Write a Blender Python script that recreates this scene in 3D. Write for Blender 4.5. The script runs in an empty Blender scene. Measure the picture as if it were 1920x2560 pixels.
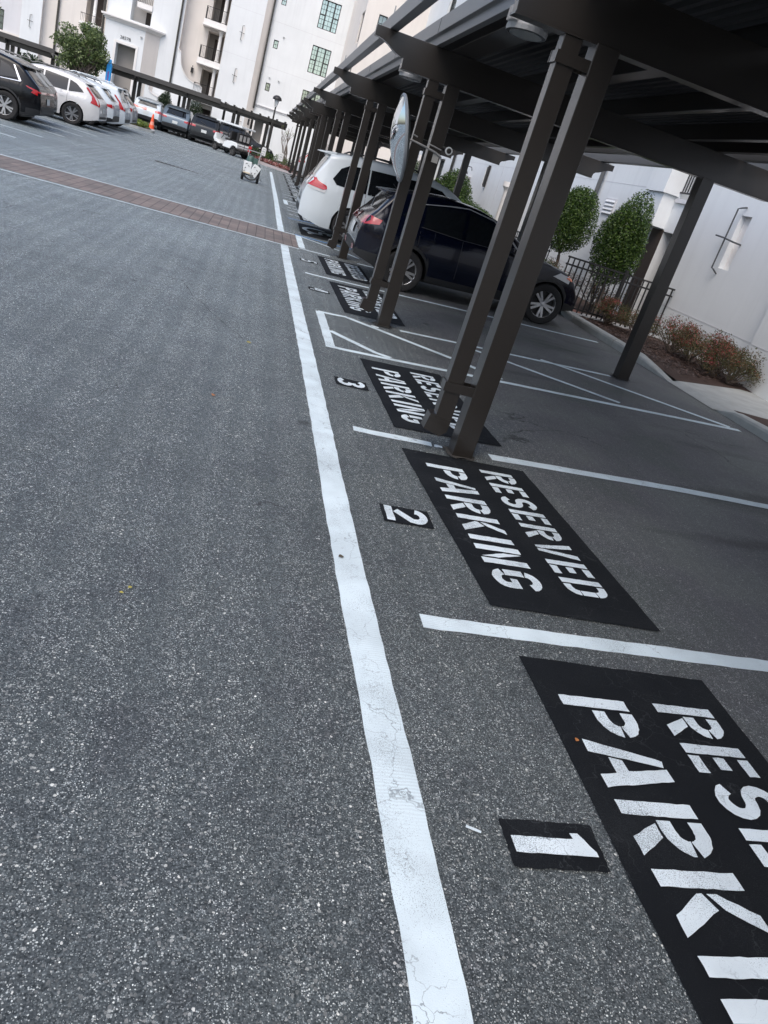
import bpy, bmesh, math, random
from mathutils import Vector, Matrix
from mathutils.bvhtree import BVHTree
R_ = math.radians
random.seed(7)
sc = bpy.context.scene
COL = sc.collection

# ------------------------------------------------------------------ camera
cam = bpy.data.cameras.new('camera')
cam.sensor_fit = 'VERTICAL'; cam.sensor_height = 24.0; cam.lens = 1915.0 / 2560.0 * 24.0
cam.clip_start = 0.05; cam.clip_end = 2000
camo = bpy.data.objects.new('camera', cam); COL.objects.link(camo)
ri = Vector((0.94844288, -0.13496358, 0.2867768)); dn = Vector((0.20234, -0.43914, -0.87537)); fw = Vector((0.24408, 0.88822, -0.38921))
fw.normalize(); ri = (ri - fw * ri.dot(fw)).normalized(); dn = fw.cross(ri)
up, bk = -dn, -fw
camo.matrix_world = Matrix(((ri.x, up.x, bk.x, 0), (ri.y, up.y, bk.y, 0), (ri.z, up.z, bk.z, 1.7), (0, 0, 0, 1)))
sc.camera = camo
# ------------------------------------------------------------------ world, sun, exposure
SUN_EL, SUN_AZ = R_(52), R_(208)      # azimuth measured clockwise from +Y
w = bpy.data.worlds.new('World'); sc.world = w; w.use_nodes = True
nt = w.node_tree; bg = nt.nodes['Background']
sky = nt.nodes.new('ShaderNodeTexSky'); sky.sky_type = 'NISHITA'; sky.sun_disc = False
sky.sun_elevation = SUN_EL; sky.sun_rotation = SUN_AZ; sky.air_density = 1.0; sky.dust_density = 3.0; sky.ozone_density = 1.2
nt.links.new(sky.outputs[0], bg.inputs[0]); bg.inputs[1].default_value = 0.15
sl = bpy.data.lights.new('sun', 'SUN'); sl.energy = 0.75; sl.angle = R_(45); sl.color = (1.0, 0.95, 0.89)
so = bpy.data.objects.new('sun', sl); COL.objects.link(so)
sd = Vector((math.sin(SUN_AZ) * math.cos(SUN_EL), math.cos(SUN_AZ) * math.cos(SUN_EL), math.sin(SUN_EL)))
so.rotation_euler = sd.to_track_quat('Z', 'Y').to_euler(); so.location = (0, 0, 30)
sc.view_settings.view_transform = 'Standard'; sc.view_settings.look = 'None'
sc.view_settings.gamma = 1.0; sc.view_settings.exposure = 0.72; sc.view_settings.use_curve_mapping = False
sc.cycles.max_bounces = 6

# ------------------------------------------------------------------ ground profile
S1, S2, XB = 0.02, 0.05, 1.15
def zg(x):
    if x < -5: return -5 * S1
    if x < XB: return S1 * x
    if x < 6.0: return S1 * XB + S2 * (x - XB)
    return S1 * XB + S2 * (6.0 - XB)

# ------------------------------------------------------------------ materials
MATS = {}
def mat(name, col, rough=0.6, metal=0.0, spec=0.5, coat=0.0, var=0.0, vscale=3.0, bump=0.0, bscale=60.0, emit=None, trans=0.0):
    if name in MATS: return MATS[name]
    m = bpy.data.materials.new(name); m.use_nodes = True; MATS[name] = m
    t = m.node_tree; b = t.nodes['Principled BSDF']
    if name == 'dark_bronze_steel': coat_r = 0.22
    else: coat_r = 0.04
    b.inputs['Base Color'].default_value = (*col, 1); b.inputs['Roughness'].default_value = rough
    b.inputs['Metallic'].default_value = metal; b.inputs['Specular IOR Level'].default_value = spec
    b.inputs['Coat Weight'].default_value = coat; b.inputs['Coat Roughness'].default_value = coat_r
    if var > 0 or bump > 0:
        g = t.nodes.new('ShaderNodeNewGeometry')
    if var > 0:
        n = t.nodes.new('ShaderNodeTexNoise'); n.inputs['Scale'].default_value = vscale; n.inputs['Detail'].default_value = 6
        t.links.new(g.outputs['Position'], n.inputs['Vector'])
        mx = t.nodes.new('ShaderNodeMix'); mx.data_type = 'RGBA'
        mx.inputs['A'].default_value = (*[c * (1 - var) for c in col], 1)
        mx.inputs['B'].default_value = (*[min(1, c * (1 + var)) for c in col], 1)
        t.links.new(n.outputs['Fac'], mx.inputs['Factor']); t.links.new(mx.outputs['Result'], b.inputs['Base Color'])
    if bump > 0:
        n2 = t.nodes.new('ShaderNodeTexNoise'); n2.inputs['Scale'].default_value = bscale; n2.inputs['Detail'].default_value = 5
        t.links.new(g.outputs['Position'], n2.inputs['Vector'])
        bp = t.nodes.new('ShaderNodeBump'); bp.inputs['Strength'].default_value = bump; bp.inputs['Distance'].default_value = 0.01
        t.links.new(n2.outputs['Fac'], bp.inputs['Height']); t.links.new(bp.outputs['Normal'], b.inputs['Normal'])
    return m

def nd(t, typ, **k):
    n = t.nodes.new(typ)
    for a, v in k.items():
        if a in n.inputs: n.inputs[a].default_value = v
        else: setattr(n, a, v)
    return n
def ramp(t, src, pts):
    r = t.nodes.new('ShaderNodeValToRGB'); t.links.new(src, r.inputs[0])
    e = r.color_ramp.elements
    while len(e) < len(pts): e.new(0.5)
    for q, (p, c) in zip(e, pts): q.position = p; q.color = (*c, 1) if len(c) == 3 else c
    return r.outputs[0]
def mixc(t, f, a, b, mode='MIX'):
    m = t.nodes.new('ShaderNodeMix'); m.data_type = 'RGBA'; m.blend_type = mode
    if isinstance(f, float): m.inputs['Factor'].default_value = f
    else: t.links.new(f, m.inputs['Factor'])
    for s, v in (('A', a), ('B', b)):
        if isinstance(v, tuple): m.inputs[s].default_value = (*v, 1)
        else: t.links.new(v, m.inputs[s])
    return m.outputs['Result']
def g1(v): return (v, v, v)

def asphalt_mat():
    m = bpy.data.materials.new('asphalt'); m.use_nodes = True
    t = m.node_tree; b = t.nodes['Principled BSDF']; L = t.links.new
    geo = nd(t, 'ShaderNodeNewGeometry'); P = geo.outputs['Position']
    # binder
    n1 = nd(t, 'ShaderNodeTexNoise', Scale=170.0, Detail=4.0); L(P, n1.inputs['Vector'])
    base = ramp(t, n1.outputs['Fac'], [(0.34, (0.018, 0.023, 0.026)), (0.7, (0.105, 0.122, 0.132))])
    # small stones, two sizes
    def stones(scale, thr, bright, edge):
        wob = nd(t, 'ShaderNodeTexNoise', Scale=scale * 0.9, Detail=2.0); L(P, wob.inputs['Vector'])
        ad = nd(t, 'ShaderNodeVectorMath', operation='MULTIPLY_ADD'); L(wob.outputs['Color'], ad.inputs[0])
        ad.inputs[1].default_value = (0.9 / scale,) * 3; L(P, ad.inputs[2])
        v = nd(t, 'ShaderNodeTexVoronoi', Scale=scale); L(ad.outputs[0], v.inputs['Vector'])
        sp = nd(t, 'ShaderNodeSeparateColor'); L(v.outputs['Color'], sp.inputs[0])
        isl = ramp(t, sp.outputs[0], [(thr, g1(0.0)), (thr + 0.03, g1(1.0))])
        rad = nd(t, 'ShaderNodeMath', operation='MULTIPLY'); L(sp.outputs[1], rad.inputs[0]); rad.inputs[1].default_value = edge
        ad2 = nd(t, 'ShaderNodeMath', operation='ADD'); L(rad.outputs[0], ad2.inputs[0]); ad2.inputs[1].default_value = edge * 0.45
        lt = nd(t, 'ShaderNodeMath', operation='LESS_THAN'); L(v.outputs['Distance'], lt.inputs[0]); L(ad2.outputs[0], lt.inputs[1])
        mk = nd(t, 'ShaderNodeMath', operation='MULTIPLY'); L(isl, mk.inputs[0]); L(lt.outputs[0], mk.inputs[1])
        col = ramp(t, sp.outputs[2], [(0.0, bright[0]), (0.55, bright[1]), (0.93, bright[2]), (1.0, bright[3])])
        return mk.outputs[0], col
    k1, c1 = stones(230.0, 0.40, [(0.095, 0.112, 0.120), (0.22, 0.245, 0.258), (0.48, 0.515, 0.525), (0.80, 0.84, 0.84)], 0.43)
    k2, c2 = stones(110.0, 0.66, [(0.075, 0.085, 0.09), (0.16, 0.17, 0.175), (0.36, 0.375, 0.375), (0.74, 0.75, 0.73)], 0.40)
    c = mixc(t, k1, base, c1); c = mixc(t, k2, c, c2)
    # broad wear: patches, stains, purple film under the canopy
    n3 = nd(t, 'ShaderNodeTexNoise', Scale=0.55, Detail=7.0, Roughness=0.62); L(P, n3.inputs['Vector'])
    pat = ramp(t, n3.outputs['Fac'], [(0.30, g1(0.80)), (0.52, g1(1.0)), (0.75, g1(1.16))])
    c = mixc(t, 1.0, c, pat, 'MULTIPLY')
    n4 = nd(t, 'ShaderNodeTexNoise', Scale=3.0, Detail=6.0, Roughness=0.6, Distortion=0.4); L(P, n4.inputs['Vector'])
    st = ramp(t, n4.outputs['Fac'], [(0.30, (0.86, 0.84, 0.86)), (0.47, g1(1.0)), (0.66, (1.08, 1.07, 1.05))])
    c = mixc(t, 1.0, c, st, 'MULTIPLY')
    nq = nd(t, 'ShaderNodeTexNoise', Scale=38.0, Detail=3.0, Roughness=0.6); L(P, nq.inputs['Vector'])
    c = mixc(t, 1.0, c, ramp(t, nq.outputs['Fac'], [(0.30, g1(0.78)), (0.70, g1(1.30))]), 'MULTIPLY')
    sx = nd(t, 'ShaderNodeSeparateXYZ'); L(P, sx.inputs[0])
    # stalls: finer, smoother tarmac, its colour lifted to make up for canopy shade
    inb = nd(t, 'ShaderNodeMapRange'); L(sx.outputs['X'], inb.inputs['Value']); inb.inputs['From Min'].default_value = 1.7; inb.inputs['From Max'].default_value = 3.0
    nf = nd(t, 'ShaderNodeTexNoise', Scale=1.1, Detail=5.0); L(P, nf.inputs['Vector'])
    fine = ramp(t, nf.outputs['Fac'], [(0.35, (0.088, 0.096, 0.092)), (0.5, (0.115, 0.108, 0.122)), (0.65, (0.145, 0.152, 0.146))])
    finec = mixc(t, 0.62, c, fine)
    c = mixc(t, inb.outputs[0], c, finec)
    # oil stains stretched along the stall
    mp = nd(t, 'ShaderNodeMapping'); L(P, mp.inputs['Vector']); mp.inputs['Scale'].default_value = (0.35, 1.5, 1)
    no = nd(t, 'ShaderNodeTexNoise', Scale=1.0, Detail=5.0); L(mp.outputs[0], no.inputs['Vector'])
    oil = ramp(t, no.outputs['Fac'], [(0.29, g1(0.42)), (0.40, g1(1.0))])
    c = mixc(t, inb.outputs[0], c, mixc(t, 1.0, c, oil, 'MULTIPLY'))
    vs = nd(t, 'ShaderNodeTexVoronoi', Scale=1.15); L(P, vs.inputs['Vector'])
    sq_ = nd(t, 'ShaderNodeSeparateColor'); L(vs.outputs['Color'], sq_.inputs[0])
    dm = nd(t, 'ShaderNodeMath', operation='MULTIPLY_ADD'); L(n4.outputs['Fac'], dm.inputs[0]); dm.inputs[1].default_value = 0.16; L(vs.outputs['Distance'], dm.inputs[2])
    ds = ramp(t, dm.outputs[0], [(0.10, g1(1.0)), (0.155, g1(0.0))]); dg_ = ramp(t, sq_.outputs[0], [(0.62, g1(0.0)), (0.66, g1(0.75))])
    dk_ = nd(t, 'ShaderNodeMath', operation='MULTIPLY'); L(ds, dk_.inputs[0]); L(dg_, dk_.inputs[1])
    c = mixc(t, dk_.outputs[0], c, (0.030, 0.031, 0.033))
    # cracks
    wv = nd(t, 'ShaderNodeTexNoise', Scale=2.2, Detail=5.0); L(P, wv.inputs['Vector'])
    wa = nd(t, 'ShaderNodeVectorMath', operation='MULTIPLY_ADD'); L(wv.outputs['Color'], wa.inputs[0]); wa.inputs[1].default_value = (0.9, 0.9, 0); L(P, wa.inputs[2])
    vc = nd(t, 'ShaderNodeTexVoronoi', Scale=0.42, feature='DISTANCE_TO_EDGE'); L(wa.outputs[0], vc.inputs['Vector'])
    cr = ramp(t, vc.outputs['Distance'], [(0.0, g1(1.0)), (0.0022, g1(0.0))])
    ng = nd(t, 'ShaderNodeTexNoise', Scale=0.8, Detail=2.0); L(P, ng.inputs['Vector'])
    gate = ramp(t, ng.outputs['Fac'], [(0.52, g1(0.0)), (0.58, g1(0.85))])
    mk = nd(t, 'ShaderNodeMath', operation='MULTIPLY'); L(cr, mk.inputs[0]); L(gate, mk.inputs[1])
    c = mixc(t, mk.outputs[0], c, (0.018, 0.018, 0.02))
    # drive lane lightened further on: grazing sky sheen put into the colour
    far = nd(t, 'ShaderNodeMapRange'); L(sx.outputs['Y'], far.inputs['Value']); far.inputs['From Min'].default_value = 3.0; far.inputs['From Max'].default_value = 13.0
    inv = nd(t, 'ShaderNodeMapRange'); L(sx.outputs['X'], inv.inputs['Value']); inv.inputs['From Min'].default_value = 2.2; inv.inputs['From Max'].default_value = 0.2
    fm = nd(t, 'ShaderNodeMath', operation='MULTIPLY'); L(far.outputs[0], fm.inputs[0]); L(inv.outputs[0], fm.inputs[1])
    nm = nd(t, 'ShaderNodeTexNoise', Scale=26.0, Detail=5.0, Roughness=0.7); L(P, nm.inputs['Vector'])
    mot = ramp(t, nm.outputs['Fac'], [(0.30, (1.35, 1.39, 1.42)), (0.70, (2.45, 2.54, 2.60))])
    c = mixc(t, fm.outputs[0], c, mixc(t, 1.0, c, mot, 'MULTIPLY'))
    c = mixc(t, 1.0, c, (1.01, 1.01, 0.975), 'MULTIPLY')
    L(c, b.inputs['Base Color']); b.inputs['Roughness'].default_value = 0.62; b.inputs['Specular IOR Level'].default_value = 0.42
    hb = nd(t, 'ShaderNodeMath', operation='ADD'); L(n1.outputs['Fac'], hb.inputs[0]); L(k1, hb.inputs[1])
    bp = nd(t, 'ShaderNodeBump', Strength=0.55, Distance=0.0035); L(hb.outputs[0], bp.inputs['Height']); L(bp.outputs[0], b.inputs['Normal'])
    return m

def paint_mat(name, col, dark, wear=0.5, lo=0.60, hi=0.64, tracks=True, gloss=0.5):
    """road paint worn by tyres: base colour noise, cracks and speckled wear"""
    m = bpy.data.materials.new(name); m.use_nodes = True
    t = m.node_tree; b = t.nodes['Principled BSDF']; L = t.links.new
    geo = nd(t, 'ShaderNodeNewGeometry'); P = geo.outputs['Position']
    n = nd(t, 'ShaderNodeTexNoise', Scale=4.5, Detail=6.0); L(P, n.inputs['Vector'])
    c = ramp(t, n.outputs['Fac'], [(0.35, tuple(v * 0.86 for v in col)), (0.6, col)])
    # wear where the aggregate pokes through
    a = nd(t, 'ShaderNodeTexNoise', Scale=330.0, Detail=3.0); L(P, a.inputs['Vector'])
    l = nd(t, 'ShaderNodeTexNoise', Scale=3.3, Detail=4.0); L(P, l.inputs['Vector'])
    ms = nd(t, 'ShaderNodeMath', operation='MULTIPLY_ADD'); L(l.outputs['Fac'], ms.inputs[0]); ms.inputs[1].default_value = 0.55; L(a.outputs['Fac'], ms.inputs[2])
    wr = ramp(t, ms.outputs[0], [(lo + 0.27, g1(0.0)), (min(0.999, hi + 0.30), g1(wear))])
    c = mixc(t, wr, c, dark)
    if tracks:
        wv = nd(t, 'ShaderNodeTexWave', Scale=22.0, Distortion=3.0, Detail=2.0, wave_type='BANDS', bands_direction='Y'); L(P, wv.inputs['Vector'])
        gt = nd(t, 'ShaderNodeTexNoise', Scale=1.3, Detail=2.0); L(P, gt.inputs['Vector'])
        g2 = ramp(t, gt.outputs['Fac'], [(0.48, g1(0.0)), (0.58, g1(0.30))])
        w2 = ramp(t, wv.outputs['Fac'], [(0.3, g1(0.0)), (0.7, g1(1.0))])
        mk = nd(t, 'ShaderNodeMath', operation='MULTIPLY'); L(g2, mk.inputs[0]); L(w2, mk.inputs[1])
        c = mixc(t, mk.outputs[0], c, tuple(v * 0.62 for v in col))
    # hairline cracks
    wn = nd(t, 'ShaderNodeTexNoise', Scale=12.0, Detail=4.0); L(P, wn.inputs['Vector'])
    wa = nd(t, 'ShaderNodeVectorMath', operation='MULTIPLY_ADD'); L(wn.outputs['Color'], wa.inputs[0]); wa.inputs[1].default_value = (0.22, 0.22, 0); L(P, wa.inputs[2])
    vc = nd(t, 'ShaderNodeTexVoronoi', Scale=5.5, feature='DISTANCE_TO_EDGE'); L(wa.outputs[0], vc.inputs['Vector'])
    cr = ramp(t, vc.outputs['Distance'], [(0.0, g1(1.0)), (0.012, g1(0.0))])
    gg = nd(t, 'ShaderNodeTexNoise', Scale=2.6, Detail=2.0); L(P, gg.inputs['Vector'])
    gq = ramp(t, gg.outputs['Fac'], [(0.44, g1(0.0)), (0.56, g1(0.8))])
    mk = nd(t, 'ShaderNodeMath', operation='MULTIPLY'); L(cr, mk.inputs[0]); L(gq, mk.inputs[1])
    c = mixc(t, mk.outputs[0], c, dark)
    L(c, b.inputs['Base Color']); b.inputs['Roughness'].default_value = gloss
    if gloss > .7: b.inputs['Specular IOR Level'].default_value = 0.28
    bp = nd(t, 'ShaderNodeBump', Strength=0.35, Distance=0.003); L(a.outputs['Fac'], bp.inputs['Height']); L(bp.outputs[0], b.inputs['Normal'])
    return m

def brick_mat():
    m = bpy.data.materials.new('brick_pavers'); m.use_nodes = True
    t = m.node_tree; b = t.nodes['Principled BSDF']; L = t.links.new
    geo = nd(t, 'ShaderNodeNewGeometry')
    mp = nd(t, 'ShaderNodeMapping'); L(geo.outputs['Position'], mp.inputs['Vector']); mp.inputs['Rotation'].default_value = (0, 0, R_(90))
    br = nd(t, 'ShaderNodeTexBrick', Scale=1.0); L(mp.outputs[0], br.inputs['Vector'])
    br.inputs['Color1'].default_value = (0.20, 0.165, 0.15, 1); br.inputs['Color2'].default_value = (0.15, 0.131, 0.122, 1)
    br.inputs['Mortar'].default_value = (0.055, 0.045, 0.045, 1); br.inputs['Mortar Size'].default_value = 0.007
    br.inputs['Brick Width'].default_value = 0.34; br.inputs['Row Height'].default_value = 0.17
    n = nd(t, 'ShaderNodeTexNoise', Scale=2.0, Detail=6.0); L(geo.outputs['Position'], n.inputs['Vector'])
    c = mixc(t, 1.0, br.outputs['Color'], ramp(t, n.outputs['Fac'], [(0.3, g1(0.8)), (0.7, (1.25, 1.22, 1.2))]), 'MULTIPLY')
    n2 = nd(t, 'ShaderNodeTexNoise', Scale=120.0, Detail=3.0); L(geo.outputs['Position'], n2.inputs['Vector'])
    c = mixc(t, 1.0, c, ramp(t, n2.outputs['Fac'], [(0.3, g1(0.75)), (0.7, g1(1.3))]), 'MULTIPLY')
    L(c, b.inputs['Base Color']); b.inputs['Roughness'].default_value = 0.75
    bp = nd(t, 'ShaderNodeBump', Strength=0.4, Distance=0.004); L(br.outputs['Fac'], bp.inputs['Height']); bp.invert = True; L(bp.outputs[0], b.inputs['Normal'])
    return m

def stucco(name, col, var=0.035):
    m = bpy.data.materials.new(name); m.use_nodes = True
    t = m.node_tree; b = t.nodes['Principled BSDF']; L = t.links.new
    geo = nd(t, 'ShaderNodeNewGeometry')
    n = nd(t, 'ShaderNodeTexNoise', Scale=0.8, Detail=6.0); L(geo.outputs['Position'], n.inputs['Vector'])
    c = ramp(t, n.outputs['Fac'], [(0.3, tuple(v * (1 - var) for v in col)), (0.7, tuple(min(1, v * (1 + var)) for v in col))])
    mp = nd(t, 'ShaderNodeMapping'); L(geo.outputs['Position'], mp.inputs['Vector']); mp.inputs['Scale'].default_value = (5, 5, 0.35)
    n2 = nd(t, 'ShaderNodeTexNoise', Scale=1.0, Detail=5.0); L(mp.outputs[0], n2.inputs['Vector'])
    c = mixc(t, 1.0, c, ramp(t, n2.outputs['Fac'], [(0.28, g1(0.955)), (0.5, g1(1.0))]), 'MULTIPLY')
    L(c, b.inputs['Base Color']); b.inputs['Roughness'].default_value = 0.85
    n3 = nd(t, 'ShaderNodeTexNoise', Scale=55.0, Detail=4.0); L(geo.outputs['Position'], n3.inputs['Vector'])
    bp = nd(t, 'ShaderNodeBump', Strength=0.25, Distance=0.008); L(n3.outputs['Fac'], bp.inputs['Height']); L(bp.outputs[0], b.inputs['Normal'])
    return m

def leaf_mat(name, c0, c1, c2):
    m = bpy.data.materials.new(name); m.use_nodes = True
    t = m.node_tree; b = t.nodes['Principled BSDF']; L = t.links.new
    geo = nd(t, 'ShaderNodeNewGeometry')
    c = ramp(t, geo.outputs['Random Per Island'], [(0.0, c0), (0.55, c1), (1.0, c2)])
    L(c, b.inputs['Base Color']); b.inputs['Roughness'].default_value = 0.45
    tr = nd(t, 'ShaderNodeBsdfTranslucent'); L(c, tr.inputs[0])
    mx = nd(t, 'ShaderNodeMixShader'); mx.inputs[0].default_value = 0.25
    L(b.outputs[0], mx.inputs[1]); L(tr.outputs[0], mx.inputs[2]); L(mx.outputs[0], t.nodes['Material Output'].inputs[0])
    return m

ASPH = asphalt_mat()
WHITE = paint_mat('white_road_paint', (0.72, 0.83, 0.87), (0.16, 0.19, 0.21), wear=0.6)
LETTER = paint_mat('white_stencil_paint', (0.76, 0.85, 0.89), (0.14, 0.17, 0.19), wear=0.8, lo=0.58, hi=0.63, tracks=False)
BLACKP = paint_mat('black_panel_paint', (0.0030, 0.0045, 0.0068), (0.040, 0.045, 0.048), wear=0.35, lo=0.54, hi=0.66, tracks=False, gloss=0.8)
BLUEP = paint_mat('blue_road_paint', (0.10, 0.30, 0.62), (0.07, 0.10, 0.16), wear=0.5)
BRICK = brick_mat()
STW = stucco('white_stucco', (0.735, 0.76, 0.775)); STC = stucco('cream_stucco', (0.74, 0.695, 0.65)); STG = stucco('grey_stucco', (0.64, 0.64, 0.66))
TRIM = stucco('trim_stucco', (0.80, 0.78, 0.76))
CONC = mat('concrete', (0.36, 0.375, 0.37), 0.88, var=0.30, vscale=5, bump=0.3, bscale=70)
STEEL = mat('dark_bronze_steel', (0.0185, 0.0155, 0.0132), 0.36, spec=0.4, coat=0.7, var=0.06, vscale=2.5, bump=0.04, bscale=35)
DECK = mat('roof_deck', (0.008, 0.008, 0.009), 0.6)
FASC = mat('fascia_metal', (0.12, 0.122, 0.125), 0.38, var=0.05)
IRON = mat('black_iron', (0.018, 0.018, 0.019), 0.5)
GLASS = mat('car_glass', (0.008, 0.010, 0.012), 0.06, spec=0.6)
WGLASS = mat('window_glass', (0.46, 0.55, 0.545), 0.06, spec=0.9, metal=0.75, var=0.3, vscale=0.9)
RUBBER = mat('rubber', (0.013, 0.013, 0.014), 0.8)
PLAST = mat('black_plastic', (0.010, 0.011, 0.013), 0.5)
ALLOY = mat('alloy', (0.55, 0.56, 0.58), 0.28, metal=0.9)
CHROME = mat('chrome', (0.7, 0.71, 0.73), 0.12, metal=1.0)
TAIL = mat('tail_lamp_red', (0.42, 0.008, 0.012), 0.12, coat=1.0)
AMBER = mat('amber_lens', (0.75, 0.16, 0.03), 0.15, coat=1.0)
LENS = mat('clear_lens', (0.55, 0.56, 0.58), 0.1, spec=0.8)
PLATE = mat('plate_white', (0.55, 0.58, 0.58), 0.4)
MULCH = mat('mulch', (0.060, 0.036, 0.028), 0.95, var=0.6, vscale=45, bump=1.0, bscale=55)
BARK = mat('bark', (0.16, 0.13, 0.11), 0.9, var=0.3, vscale=20, bump=0.5)
GREYP = mat('grey_paint', (0.30, 0.31, 0.32), 0.5)
WHITEP = mat('white_plastic', (0.72, 0.75, 0.76), 0.35)
BROWN = mat('dark_brown_door', (0.045, 0.032, 0.027), 0.6)
INTER = mat('shaded_interior', (0.30, 0.28, 0.26), 0.8)
LEAF_T = leaf_mat('tree_leaf', (0.05, 0.085, 0.03), (0.11, 0.16, 0.055), (0.26, 0.32, 0.13))
LEAF_D = leaf_mat('shrub_leaf', (0.016, 0.040, 0.010), (0.050, 0.105, 0.020), (0.14, 0.22, 0.045))
LEAF_K = leaf_mat('topiary_leaf', (0.010, 0.022, 0.010), (0.020, 0.042, 0.016), (0.045, 0.08, 0.03))
LEAF_G = leaf_mat('island_leaf', (0.07, 0.12, 0.02), (0.16, 0.22, 0.04), (0.28, 0.34, 0.10))
LEAF_A = leaf_mat('azalea_leaf', (0.05, 0.055, 0.025), (0.09, 0.10, 0.035), (0.20, 0.11, 0.06))
LEAF_R = leaf_mat('azalea_flower', (0.22, 0.04, 0.03), (0.34, 0.06, 0.06), (0.60, 0.16, 0.18))
BED_R = leaf_mat('bedding_flower', (.05, .06, .02), (.34, .015, .03), (.85, .65, .6))

# ------------------------------------------------------------------ mesh helpers
class MB:
    def __init__(s): s.v = []; s.f = []; s.m = []
    def face(s, pts, mi=0):
        i = len(s.v); s.v += [tuple(p) for p in pts]; s.f.append(tuple(range(i, i + len(pts)))); s.m.append(mi)
    def box(s, a, b, mi=0, bev=0.0):
        x0, y0, z0 = a; x1, y1, z1 = b
        x0, x1 = min(x0, x1), max(x0, x1); y0, y1 = min(y0, y1), max(y0, y1); z0, z1 = min(z0, z1), max(z0, z1)
        c = [(x0, y0, z0), (x1, y0, z0), (x1, y1, z0), (x0, y1, z0), (x0, y0, z1), (x1, y0, z1), (x1, y1, z1), (x0, y1, z1)]
        i = len(s.v); s.v += c
        for q in ((0, 3, 2, 1), (4, 5, 6, 7), (0, 1, 5, 4), (1, 2, 6, 5), (2, 3, 7, 6), (3, 0, 4, 7)):
            s.f.append(tuple(i + k for k in q)); s.m.append(mi)
        return s
    def tube(s, pts, r, n=8, mi=0, cap=True):
        pts = [Vector(p) for p in pts]; rs = r if isinstance(r, (list, tuple)) else [r] * len(pts)
        rings = []; 
        for k, p in enumerate(pts):
            d = (pts[min(k + 1, len(pts) - 1)] - pts[max(k - 1, 0)]).normalized()
            a = d.orthogonal().normalized() if k == 0 else (a - d * a.dot(d)).normalized()
            bb = d.cross(a)
            rings.append(len(s.v)); s.v += [tuple(p + (a * math.cos(2 * math.pi * j / n) + bb * math.sin(2 * math.pi * j / n)) * rs[k]) for j in range(n)]
        for k in range(len(pts) - 1):
            for j in range(n):
                s.f.append((rings[k] + j, rings[k] + (j + 1) % n, rings[k + 1] + (j + 1) % n, rings[k + 1] + j)); s.m.append(mi)
        if cap:
            s.f.append(tuple(rings[0] + j for j in reversed(range(n)))); s.m.append(mi)
            s.f.append(tuple(rings[-1] + j for j in range(n))); s.m.append(mi)
        return s
    def lathe(s, prof, c=(0, 0, 0), n=24, axis='z', mi=0, M=None):
        st = len(s.v); C = Vector(c)
        for (r, h) in prof:
            for j in range(n):
                a = 2 * math.pi * j / n; q = (r * math.cos(a), r * math.sin(a), h)
                if axis == 'y': q = (q[0], q[2], q[1])
                if axis == 'x': q = (q[2], q[0], q[1])
                q = Vector(q)
                if M is not None: q = M @ q
                s.v.append(tuple(q + C))
        for k in range(len(prof) - 1):
            for j in range(n):
                s.f.append((st + k * n + j, st + k * n + (j + 1) % n, st + (k + 1) * n + (j + 1) % n, st + (k + 1) * n + j)); s.m.append(mi)
        return s
    def prism(s, poly, y0, y1, plane='xz', mi=0):
        def P(u, v, h):
            return {'xz': (u, h, v), 'yz': (h, u, v), 'xy': (u, v, h)}[plane]
        n = len(poly); i = len(s.v)
        s.v += [P(u, v, y0) for u, v in poly] + [P(u, v, y1) for u, v in poly]
        s.f.append(tuple(i + k for k in range(n))); s.f.append(tuple(i + n + k for k in reversed(range(n)))); s.m += [mi, mi]
        for k in range(n):
            s.f.append((i + k, i + n + k, i + n + (k + 1) % n, i + (k + 1) % n)); s.m.append(mi)
        return s
    def build(s, name, mats, parent=None, smooth=False, bevel=0.0, recalc=True, angle=40):
        me = bpy.data.meshes.new(name); me.from_pydata(s.v, [], s.f)
        ms = mats if isinstance(mats, (list, tuple)) else [mats]
        for q in ms: me.materials.append(q)
        for p, mi in zip(me.polygons, s.m): p.material_index = mi
        if recalc:
            bm = bmesh.new(); bm.from_mesh(me); bmesh.ops.recalc_face_normals(bm, faces=bm.faces); bm.to_mesh(me); bm.free()
        if smooth:
            me.shade_smooth()
            try: me.set_sharp_from_angle(angle=R_(angle))
            except Exception: pass
        o = bpy.data.objects.new(name, me); COL.objects.link(o)
        if parent: o.parent = parent
        if bevel > 0:
            b = o.modifiers.new('bevel', 'BEVEL'); b.width = bevel; b.segments = 2; b.limit_method = 'ANGLE'
        return o

def tag(o, label=None, cat=None, group=None, kind=None):
    if label: o['label'] = label
    if cat: o['category'] = cat
    if group: o['group'] = group
    if kind: o['kind'] = kind
    return o
def empty(name, loc, rz=0.0, label=None, cat=None, group=None, sc_=1.0):
    o = bpy.data.objects.new(name, None); COL.objects.link(o); o.location = loc; o.rotation_euler = (0, 0, rz); o.scale = (sc_,) * 3
    o.empty_display_size = 0.2
    return tag(o, label, cat, group)
def copy_tree(o, parent=None):
    c = o.copy(); COL.objects.link(c); c.parent = parent
    for ch in [x for x in bpy.data.objects if x.parent == o]: copy_tree(ch, c)
    return c

# ------------------------------------------------------------------ ground
xs = [-160, -60, -30, -15, -8, -5, -3, -1, XB, 3, 4.5, 6.0, 8, 30, 160]
ys = [-60, -20, -8, 0, 6, 12, 20, 30, 45, 60, 90, 200]
m = MB()
for i in range(len(xs) - 1):
    for j in range(len(ys) - 1):
        m.face([(xs[i], ys[j], zg(xs[i])), (xs[i + 1], ys[j], zg(xs[i + 1])), (xs[i + 1], ys[j + 1], zg(xs[i + 1])), (xs[i], ys[j + 1], zg(xs[i]))])
tag(m.build('ground', ASPH), kind='structure')

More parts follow.
